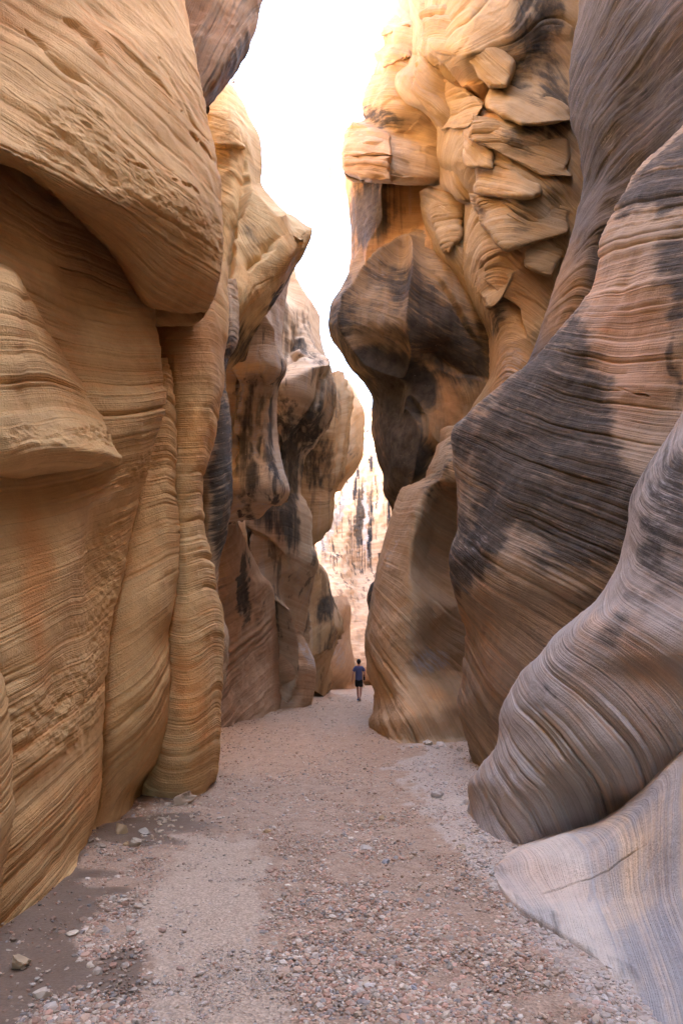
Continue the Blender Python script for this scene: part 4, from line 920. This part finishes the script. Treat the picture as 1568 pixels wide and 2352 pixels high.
# ---------------- river bed
def fz(x, y):
    x = np.asarray(x, float); y = np.asarray(y, float); P = np.stack([x, y, 0*x], -1)
    far = np.clip(y-12, 0, 60)*.0055
    return far+.035*noise(P, .8, 90)*np.clip(y/6, 0, 1)+.012*noise(P, 3.0, 91)+.02*sstep(1.0, 2.4, np.abs(x+.25))-.02
def zones(x, y):
    """mud, pale packed sand, whitish grit, gravel cover - all from where it lies in the wash"""
    P0 = np.stack([x, y, np.full_like(x, 0.)], -1); px, py = proj(P0)
    wob = 60*noise(P0, .9, 80)+38*noise(P0, 2.6, 81)+26*noise(P0, 7, 82)+16*noise(P0, 17, 83); px = px+wob; py2 = py+wob*.4
    e1 = np.interp(py, [1780, 1850, 1900, 1950, 2000, 2100, 2200, 2352], [470, 470, 430, 400, 380, 345, 320, 290])   # mud | pale sand
    e2 = np.interp(py, [1780, 1850, 1900, 2000, 2100, 2200, 2352], [470, 490, 560, 600, 600, 620, 630])               # pale sand | gravel
    mud = sstep(60, -60, px-e1)*sstep(1800, 1850, py2)*(1-.75*blob(px, py, (110, 2330, 150, 50, 10, 1)))*(1-.6*blob(px, py, (250, 1945, 50, 30, 0, 1)))
    mud = mud*(1-.75*sstep(.12, .42, noise(P0, 1.5, 84)+.5*noise(P0, 4.5, 85)))
    pale = sstep(-50, 50, px-e1)*sstep(50, -50, px-e2)*sstep(1880, 1920, py2)
    dirt = np.maximum(blob(px, py, (985, 1985, 110, 150, -25, 1)), np.maximum(blob(px, py, (640, 2060, 35, 160, 15, .8)), blob(px, py, (560, 1870, 60, 30, 0, .9))))
    dirt = np.maximum(dirt, blob(px, py, (1110, 2230, 60, 150, 30, .7)))
    right = np.interp(py, [1700, 1800, 1900, 2000, 2100, 2352], [960, 985, 1045, 1120, 1190, 1420])
    grit = sstep(-60, 30, px-right)*sstep(1690, 1720, py)
    far = sstep(1800, 1700, py)
    cov = np.clip(1-mud*.93-pale*.66-dirt*.6, .04, 1)*(1-.35*far)
    return mud, np.clip(pale+.1*sstep(1740, 1640, py), 0, 1), np.clip(grit+.2*far, 0, 1), cov, grit
gy = np.concatenate([np.arange(-16, 2.5, .5), 2.5*np.exp(np.arange(0, 3.55, .0095))]); gx = np.concatenate([np.arange(-14, -3.4, .5), np.arange(-3.4, 2.9, .028), np.arange(2.9, 14.1, .5)])
GX, GYY = np.meshgrid(gx, gy, indexing='xy')
mud, pale, grit, cov, _g = zones(GX.ravel(), np.maximum(GYY.ravel(), 2.2))
Gz = fz(GX, GYY)
Gz = Gz+.010*noise(np.stack([GX, GYY, 0*GX], -1), 5, 94)+.006*noise(np.stack([GX, GYY, 0*GX], -1), 14, 95)*(1-mud.reshape(GX.shape)*.7)
me = mesh_np('ground', np.stack([GX, GYY, Gz], -1).reshape(-1, 3), grid_faces(*GX.shape), True, dict(zone=np.stack([mud, pale, grit], -1)))
tag(link('ground', me, M['floor']), 'dry sandy wash floor of damp mud, packed sand and gravelly dirt', 'ground', kind='structure')
# ---------------- gravel
def ico(sub=0):
    import bmesh
    bm = bmesh.new(); bmesh.ops.create_icosphere(bm, subdivisions=sub+1, radius=1)
    V = np.array([v.co[:] for v in bm.verts]); F = np.array([[v.index for v in f.verts] for f in bm.faces]); bm.free(); return V, F
IV, IF = ico(0)
PAL = np.array([(.62, .54, .45), (.54, .37, .28), (.47, .30, .22), (.60, .45, .34), (.42, .35, .29), (.54, .44, .33), (.70, .62, .53), (.58, .37, .28), (.37, .34, .32), (.46, .34, .25)])
def scatter(n, seed):
    r = np.random.default_rng(seed); px = r.uniform(-120, 1700, n); py = 1600+(2420-1600)*r.random(n)**.9
    Y = gY(py); p = pt(px, py, Y); x, y = p[:, 0], p[:, 1]; mud, pale, grit, cov, g2 = zones(x, y)
    clump = .55+.9*noise(np.stack([x, y, 0*x], -1), 2.2, 77)
    keep = r.random(n) < cov*np.clip(clump+.25, .12, 1.2); x, y, grit, mud, pale, g2 = [a[keep] for a in (x, y, grit, mud, pale, g2)]
    n = len(x); s = .0063*np.exp(r.normal(0, .45, n))*(1+.25*(1-pale)); s = np.maximum(s, .00095*y*r.uniform(.55, 1.35, n)); s = np.where(r.random(n) < .035, s*2.1, s)*(1+.25*g2); s *= (1-.3*pale)
    s = np.minimum(s, .030)
    sc = np.stack([np.ones(n), r.uniform(.6, .95, n), r.uniform(.35, .7, n)], -1)*s[:, None]
    V = IV[None]*(1+r.uniform(-.22, .22, (n, len(IV), 1))); V = V*sc[:, None, :]
    a = r.uniform(0, 6.283, n); tl = r.normal(0, .35, n); ca, sa, ct, st = np.cos(a)[:, None], np.sin(a)[:, None], np.cos(tl)[:, None], np.sin(tl)[:, None]
    X, Yv, Z = V[..., 0], V[..., 1], V[..., 2]; Yt, Zt = Yv*ct-Z*st, Yv*st+Z*ct
    X2, Y2 = X*ca-Yt*sa, X*sa+Yt*ca
    W = np.stack([X2+x[:, None], Y2+y[:, None], Zt+fz(x, y)[:, None]+s[:, None]*.22], -1)
    c = PAL[r.integers(0, len(PAL), n)]*r.uniform(.75, 1.2, (n, 1)); wht = np.array((.58, .54, .50))
    wm = np.clip(grit*.9+pale*.6, 0, .85)[:, None]*r.random((n, 1))**.5; c = c*(1-wm)+wht*wm*r.uniform(.8, 1.15, (n, 1))
    c = c*(1-mud[:, None]*.3)
    return W.reshape(-1, 3), (IF[None]+np.arange(n)[:, None, None]*len(IV)).reshape(-1, 3), np.repeat(np.minimum(c, .8), len(IV), 0)
W_, F_, C_ = scatter(GRAVEL_N, 5)
me = mesh_np('gravel', W_, F_, False, dict(tint=C_)); tag(link('gravel', me, M['stone']), 'loose pink, tan and white pebbles covering the middle of the wash', 'gravel', kind='stuff')
# ---------------- stones one can point to
JV, JF = ico(3)
def stone(px, py, w, h, c, label=None, seed=0, group=None, hollow=False, name='stone', d=None):
    r = np.random.default_rng(seed+900); Y = float(gY(py)); p = pt(px, py, Y); k = Y/1568*.97
    sx, sz = w*k/2, h*k/2; sy = d if d else (sx*.5+sz*.6)
    V = JV.copy(); n = noise(V+seed*3.3, 1.3, seed)[:, None]*.38+noise(V, 3.1, seed+1)[:, None]*.24; V = V*(1+n)
    pl = r.normal(size=(9, 3)); pl /= np.linalg.norm(pl, axis=1, keepdims=True)
    for q in pl:
        dd = V@q; V = V-np.maximum(dd-.60, 0)[:, None]*q*.85
    if hollow:
        q = np.array((.25, -.8, .35)); q /= np.linalg.norm(q); dd = JV@q; V = V*(1-.55*sstep(.72, .9, dd))[:, None]
    V = V*np.array((sx, sy, sz)); z = float(fz(p[0], p[1]))+sz*.42
    me = mesh_np(name, V, JF, False, dict(tint=np.ones((len(V), 3))*np.array(c)*(1+.12*noise(V/sx, 1.5, seed+4))[:, None]))
    o = link(name, me, M['stone']); o.location = (p[0], p[1]+sy*.6, z); o.rotation_euler = (0, 0, r.uniform(-.4, .4))
    return tag(o, label, 'stone', group)
tan, wh, gy_, dk, bl = (.50, .36, .21), (.60, .53, .44), (.40, .37, .32), (.20, .16, .13), (.34, .35, .38)
for i, s in enumerate([
 (276, 1910, 40, 30, tan, 'tan angular block at the foot of the middle fin, beside a flat grey stone'),
 (331, 1912, 34, 18, gy_, 'flat smooth grey stone lying in mud beside the tan angular block'),
 (308, 1937, 33, 25, (.50, .43, .33), 'rough pale stone just below the flat grey stone on the mud'),
 (420, 1848, 46, 42, (.48, .38, .28), 'hollowed tan rock leaning at the foot of the outer rounded fin'),
 (288, 1936, 14, 11, tan, 'small tan stone touching the left side of the rough pale stone'),
 (161, 2153, 34, 14, (.66, .58, .46), 'cream oval stone lying alone on the dark mud near the left wall'),
 (40, 2220, 50, 32, (.44, .34, .22), 'crumbly tan lump of rock on mud at the left edge'),
 (297, 2141, 21, 20, wh, 'whitish lump on mud beside the packed sand strip'),
 (318, 2146, 18, 13, wh, 'small white chip right next to the whitish lump on the mud'),
 (90, 2292, 42, 24, wh, 'large pale lump at the bottom left, upper one of a pair'),
 (117, 2317, 32, 26, (.58, .52, .46), 'pale angular lump at the bottom left, lower one of a pair'),
 (613, 1903, 21, 13, tan, 'tan stone on the reddish gravel straight out from the middle fin'),
 (260, 2072, 16, 10, wh, 'small white stone on dark mud, first of a short line'),
 (284, 2077, 20, 10, wh, 'flat cream stone on dark mud, second of a short line'),
 (317, 2090, 18, 14, (.5, .42, .34), 'tan pebble at the mud edge, end of a short line'),
 (204, 2226, 22, 17, wh, 'white rough chip on brown mud above the pale lumps'),
 (262, 2123, 14, 12, (.5, .44, .38), 'greyish chip on mud up and left of the whitish lump'),
 (982, 1716, 28, 17, (.60, .56, .50), 'rounded white stone against the foot of the twisted buttress'),
 (1012, 1716, 30, 14, (.56, .53, .49), 'long flat white stone beside the rounded white one at the buttress'),
 (1005, 1832, 32, 22, (.50, .45, .41), 'pale rounded cobble in white grit left of the swirled bulge'),
 (1058, 1945, 25, 18, (.55, .46, .36), 'smooth round tan cobble on brown dirt near the pale foot slab'),
 (1092, 1909, 24, 13, (.56, .49, .40), 'smooth oval cobble touching the base of the swirled bulge'),
 (841, 1954, 27, 15, (.62, .57, .51), 'pale oval stone in the middle of the gravel'),
 (876, 1877, 18, 14, tan, 'small tan cobble in the centre of the wash'),
 (838, 1770, 12, 6, dk, 'small dark stone on pale sand ahead'),
 (886, 1985, 18, 14, bl, 'blue grey stone among pink gravel'),
 (1032, 2222, 13, 24, gy_, 'narrow grey stone standing on edge in the gravel'),
 (1392, 2306, 22, 15, (.64, .61, .58), 'bright white cobble near the lower corner of the foot slab'),
 (878, 2232, 22, 16, (.28, .19, .14), 'dark brown stone in the gravel of the foreground'),
 (845, 2261, 26, 15, (.64, .58, .53), 'flat white stone in the foreground gravel below the dark brown one'),
 (951, 2271, 22, 15, bl, 'slate blue stone in the foreground gravel'),
 (1195, 2203, 24, 16, (.42, .37, .33), 'grey brown stone between brown dirt and white grit'),
 (1190, 2034, 10, 12, wh, 'small white stone leaning against the edge of the pale foot slab')]):
    stone(*s[:5], label=s[5], seed=i, hollow=(i == 3))
rs = np.random.default_rng(3)
def strew(n, zone, w, c, label, group, seed):
    for k in range(n):
        a, b = zone[rs.integers(0, len(zone))]; t = rs.random(); px = a[0]+(b[0]-a[0])*t+rs.normal(0, a[2]); py = a[1]+(b[1]-a[1])*t+rs.normal(0, a[2]*.4)
        ww = w*np.exp(rs.normal(0, .3)); stone(px, py, ww, ww*rs.uniform(.5, .85), tuple(np.array(c)*rs.uniform(.8, 1.15)), label, seed+k, group)
strew(75, [((340, 1850, 16), (440, 1855)), ((350, 1875, 12), (400, 1885)), ((365, 1900, 22), (380, 1935)), ((380, 1870, 25), (450, 1880))], 9, (.52, .44, .34), 'small pale rubble stone strewn below the outer rounded fin', 'rubble stones below the fins', 100)
strew(80, [((20, 2190, 30), (150, 2250)), ((150, 2290, 40), (260, 2340)), ((215, 1925, 10), (240, 1960)), ((290, 2060, 30), (340, 2100)), ((250, 2150, 35), (330, 2220)), ((60, 2330, 40), (200, 2340))], 9, (.50, .43, .35), 'small pale chip lying on the mud beside the packed sand', 'chips on the mud', 200)
strew(80, [((1125, 1985, 3), (1135, 2015)), ((1140, 2050, 4), (1235, 2120)), ((1240, 2125, 5), (1330, 2185)), ((1335, 2195, 6), (1430, 2290)), ((1075, 1890, 6), (1120, 1935)), ((950, 1722, 8), (1060, 1725)), ((1010, 1760, 25), (1060, 1840))], 10, (.58, .54, .50), 'small white stone lying along the foot of the right wall', 'white stones along the right wall', 300)
# ---------------- dry shrubs on the rims
def shrub(px, py, Y, s, label, seed):
    r = random.Random(seed); p = pt(px, py, Y); root = empty('rim_shrub', tuple(p)); tag(root, label, 'shrub')
    V, F, V2, F2 = [], [], [], []
    for i in range(16):
        a = r.uniform(0, 6.28); e = r.uniform(.5, 1.4); d = Vector((math.cos(a)*math.cos(e), math.sin(a)*math.cos(e), math.sin(e))); L = s*r.uniform(.6, 1); t = d.cross(Vector((0, 0, 1))).normalized()*s*.02
        u = t.cross(d).normalized()*s*.02; b = len(V); V += [t, -t*.5+u, -t*.5-u, d*L]; F += [(b, b+1, b+3), (b+1, b+2, b+3), (b+2, b, b+3)]
        for k in range(26):
            c = d*L*r.uniform(.35, 1.05)+Vector((r.gauss(0, .1), r.gauss(0, .1), r.gauss(0, .1)))*s; q = Vector((r.gauss(0, 1), r.gauss(0, 1), r.gauss(0, 1))).normalized()*s*.07; w = q.cross(d).normalized()*s*.03
            b = len(V2); V2 += [c, c+q*.5+w, c+q, c+q*.5-w]; F2 += [(b, b+1, b+2, b+3)]
    link('stem', mesh_np('stem', V, F), M['wood'], root); link('foliage', mesh_np('foliage', V2, F2, False), M['sage'], root)
M['wood'] = simple('dry wood', (.16, .12, .09)); M['sage'] = simple('sage leaves', (.11, .12, .06))
shrub(536, 192, 15.7, .42, 'grey green shrub on the rim above the pale shoulder', 1)
# ------------------------------------------------------------------ the walker, seen from behind
import bmesh
M['skin'] = simple('skin', (.42, .22, .16), .6, .06); M['hair'] = simple('hair', (.018, .012, .010), .6, .3, 60)
M['shirt'] = simple('heather blue shirt', (.085, .095, .19), .9, .12, 90); M['shorts'] = simple('black shorts', (.012, .012, .014), .9, .2)
M['shoe'] = simple('blue shoe', (.05, .07, .16), .7, .2); M['sole'] = simple('white sole', (.62, .62, .64), .7, .05); M['bagm'] = simple('black pouch', (.012, .012, .015), .6, .2)
def skin_mesh(name, pts, edges, rad, mat, parent=None, sub=2, root=0):
    me = bpy.data.meshes.new(name); me.from_pydata(pts, edges, []); o = bpy.data.objects.new(name, me); col.objects.link(o)
    m = o.modifiers.new('skin', 'SKIN'); m.use_smooth_shade = True
    for i, r in enumerate(rad):
        v = me.skin_vertices[0].data[i]; v.radius = r if isinstance(r, tuple) else (r, r); v.use_root = (i == root)
    s = o.modifiers.new('sub', 'SUBSURF'); s.levels = s.render_levels = sub
    dg = bpy.context.evaluated_depsgraph_get(); dg.update(); nm = bpy.data.meshes.new_from_object(o.evaluated_get(dg))
    bpy.data.objects.remove(o); nm.name = name; nm.materials.clear()
    for p in nm.polygons: p.use_smooth = True
    return link(name, nm, mat, parent)
PY_, PX_ = 31.3, 0.775
pz = float(fz(PX_, PY_))
man = empty('person', (PX_, PY_, pz), 0); tag(man, 'dark haired walker in a blue t-shirt and black shorts, seen from behind', 'person')
# metres; x right, y forward (away), z up
J = dict(pel=(0, 0, .95), sp1=(0, -.01, 1.10), sp2=(0, 0, 1.28), chest=(0, .0, 1.42), neck=(0, .0, 1.52), nk2=(0, .015, 1.575), hd=(0, .02, 1.66), ht=(0, .015, 1.74),
 shl=(-.15, 0, 1.45), shr=(.15, 0, 1.45), ul=(-.205, -.01, 1.37), ur=(.205, -.01, 1.37), el=(-.265, -.03, 1.15), er=(.275, -.07, 1.16), wl=(-.29, .02, .90), wr=(.255, .06, .95), hl=(-.292, .03, .85), hr=(.245, .09, .91),
 hpl=(-.09, 0, .90), hpr=(.09, 0, .90), kl=(-.055, .10, .50), kr=(.085, -.02, .49), cl=(-.045, .09, .34), cr=(.07, -.07, .34), al=(-.035, .10, .10), ar=(.04, -.14, .13), fl=(-.035, .20, .045), fr=(.035, -.06, .035))
R_ = dict(pel=(.15, .10), sp1=(.135, .095), sp2=(.15, .10), chest=(.15, .10), neck=(.065, .065), nk2=.056, hd=(.088, .098), ht=(.072, .08), shl=.07, shr=.07, ul=.055, ur=.055, el=.040, er=.040, wl=.028, wr=.028, hl=.034, hr=.034,
 hpl=.088, hpr=.088, kl=.056, kr=.056, cl=.056, cr=.056, al=.036, ar=.036, fl=.034, fr=.034)
E_ = [('pel', 'sp1'), ('sp1', 'sp2'), ('sp2', 'chest'), ('chest', 'neck'), ('neck', 'nk2'), ('nk2', 'hd'), ('hd', 'ht'), ('chest', 'shl'), ('chest', 'shr'), ('shl', 'ul'), ('shr', 'ur'), ('ul', 'el'), ('ur', 'er'), ('el', 'wl'), ('er', 'wr'), ('wl', 'hl'), ('wr', 'hr'),
 ('pel', 'hpl'), ('pel', 'hpr'), ('hpl', 'kl'), ('hpr', 'kr'), ('kl', 'cl'), ('kr', 'cr'), ('cl', 'al'), ('cr', 'ar'), ('al', 'fl'), ('ar', 'fr')]
names = list(J); pts = [J[n] for n in names]; edges = [(names.index(a), names.index(b)) for a, b in E_]; rad = [R_[n] for n in names]
# fingers curl from each palm
for s, h in ((-1, 'hl'), (1, 'hr')):
    b = names.index(h)
    for k, (dy, L) in enumerate(((-.022, .055), (-.008, .066), (.008, .064), (.022, .052))):
        i = len(pts); x, y, z = J[h]; pts += [(x, y+dy, z-.035), (x-s*.004, y+dy+.004, z-.035-L*.5), (x-s*.018, y+dy+.008, z-.035-L)]; edges += [(b, i), (i, i+1), (i+1, i+2)]; rad += [.010, .009, .008]; names += ['f']*3
    i = len(pts); pts += [(x-s*.01, y+.035, z-.01), (x-s*.02, y+.048, z-.045)]; edges += [(b, i), (i, i+1)]; rad += [.011, .009]; names += ['t']*2
skin_mesh('body', pts, edges, rad, M['skin'], man)
hv, hf = ico(3); hv = hv*(1+.05*noise(hv, 4.0, 3)[:, None])
hv = hv*np.array((.098, .108, .125)); hv[:, 1] -= .012; hv[:, 0] *= 1-.25*np.clip(-hv[:, 2]/.12, 0, 1); hv[:, 2] += np.where(hv[:, 1] > .03, .055, 0)*np.clip(-hv[:, 2]/.1, 0, 1)
hv[:, 2] += 1.705; link('hair', mesh_np('hair', hv, hf, True), M['hair'], man)
tp = [(0, -.005, .84), (0, -.005, .95), (0, -.01, 1.08), (0, 0, 1.26), (0, 0, 1.40), (0, .0, 1.49), (-.14, 0, 1.44), (.14, 0, 1.44), (-.20, -.01, 1.37), (.20, -.01, 1.37), (-.245, -.02, 1.25), (.25, -.04, 1.26)]
skin_mesh('shirt', tp, [(0, 1), (1, 2), (2, 3), (3, 4), (4, 5), (4, 6), (4, 7), (6, 8), (7, 9), (8, 10), (9, 11)], [(.17, .125), (.172, .125), (.168, .12), (.172, .12), (.168, .118), (.085, .08), (.09, .09), (.09, .09), .083, .083, .075, .075], M['shirt'], man)
kp = [(0, 0, 1.0), (0, 0, .90), (-.085, .01, .82), (.085, 0, .82), (-.072, .07, .60), (.088, -.01, .58)]
skin_mesh('shorts', kp, [(0, 1), (1, 2), (1, 3), (2, 4), (3, 5)], [(.155, .115), (.165, .12), .112, .112, .098, .098], M['shorts'], man)
def foot(kx, ky, kz, pitch, nm='shoe'):
    def loft(secs, name, mat, par):
        V, F = [], []
        for (y, w, z0, z1) in secs:
            for a in range(12):
                t = a/12*2*math.pi; V.append((w*math.cos(t), y, (z0+z1)/2+(z1-z0)/2*math.sin(t)))
        for i in range(len(secs)-1):
            for a in range(12): F.append((i*12+a, i*12+(a+1) % 12, (i+1)*12+(a+1) % 12, (i+1)*12+a))
        V = np.array(V); c, s = math.cos(pitch), math.sin(pitch); y, z = V[:, 1]-.16, V[:, 2]; V = np.stack([V[:, 0]+kx, y*c+z*s+.16+ky, -y*s+z*c+kz], -1)
        n = len(V); V = np.vstack([V, V[:12].mean(0), V[-12:].mean(0)]); F = [tuple(f) for f in F]
        me = bpy.data.meshes.new(name); me.from_pydata([tuple(v) for v in V], [], F+[(n, (a+1) % 12, a) for a in range(12)]+[(n+1, n-12+a, n-12+(a+1) % 12) for a in range(12)])
        for p in me.polygons: p.use_smooth = True
        return link(name, me, mat, par)
    sh = loft([(-.065, .02, .02, .08), (-.055, .038, .02, .11), (-.01, .042, .02, .12), (.05, .042, .02, .10), (.12, .048, .02, .075), (.19, .044, .02, .06), (.22, .02, .02, .045)], nm, M['shoe'], man)
    loft([(-.07, .022, .0, .03), (-.06, .042, .0, .034), (.0, .044, .0, .032), (.06, .044, .0, .03), (.13, .052, .0, .03), (.2, .046, .0, .03), (.225, .022, .004, .028)], 'sole', M['sole'], sh)
foot(-.035, .12, .0, 0); foot(.04, -.14, .0, .62)
pouch = None
bm = bmesh.new(); bmesh.ops.create_cube(bm, size=1); bmesh.ops.scale(bm, vec=(.075, .16, .26), verts=bm.verts); bmesh.ops.bevel(bm, geom=bm.edges[:]+bm.verts[:], offset=.03, segments=4, affect='EDGES', profile=.6)
for v in bm.verts: v.co.x += .01*math.sin(v.co.z*18); v.co.y *= 1-.5*v.co.z
me = bpy.data.meshes.new('pouch'); bm.to_mesh(me); bm.free()
for p in me.polygons: p.use_smooth = True
pouch = link('pouch', me, M['bagm']); pouch.location = (PX_+.232, PY_+.05, pz+1.02); pouch.rotation_euler = (0, -.08, .1)
tag(pouch, 'black pouch held under the walker\'s right arm', 'bag')
# ------------------------------------------------------------------ camera, sky and sun
cd = bpy.data.cameras.new('camera'); cam = bpy.data.objects.new('camera', cd); col.objects.link(cam)
cd.sensor_fit = 'VERTICAL'; cd.sensor_height = 36; cd.lens = 24; cd.clip_end = 2000; cd.clip_start = .05
cam.location = (0, 0, CZ); cam.rotation_euler = (math.pi/2+TH, 0, 0)
sc = bpy.context.scene; sc.camera = cam
az, el = math.radians(SUN_AZ), math.radians(SUN_EL)      # azimuth from +Y towards +X
w = bpy.data.worlds.new('World'); sc.world = w; w.use_nodes = True; nt = w.node_tree
bg = nt.nodes['Background']; sky = nt.nodes.new('ShaderNodeTexSky'); sky.sky_type = 'NISHITA'; sky.sun_disc = False
sky.sun_elevation = el; sky.sun_rotation = az; sky.air_density = SKY[0]; sky.dust_density = SKY[1]; sky.ozone_density = SKY[2]; sky.altitude = 1500
nt.links.new(sky.outputs[0], bg.inputs[0]); bg.inputs[1].default_value = .15
sd = bpy.data.lights.new('sun', 'SUN'); sd.energy = SUN_E; sd.angle = math.radians(.5); sd.color = (1, .92, .80)
so = bpy.data.objects.new('sun', sd); col.objects.link(so)
dv = Vector((math.sin(az)*math.cos(el), math.cos(az)*math.cos(el), math.sin(el))); so.rotation_euler = dv.to_track_quat('Z', 'Y').to_euler(); so.location = (0, 0, 40)
sc.view_settings.view_transform = 'Standard'; sc.view_settings.look = 'None'; sc.view_settings.exposure = EXPO; sc.view_settings.gamma = 1
sc.cycles.max_bounces = 8; sc.cycles.diffuse_bounces = 6; sc.cycles.use_denoising = True
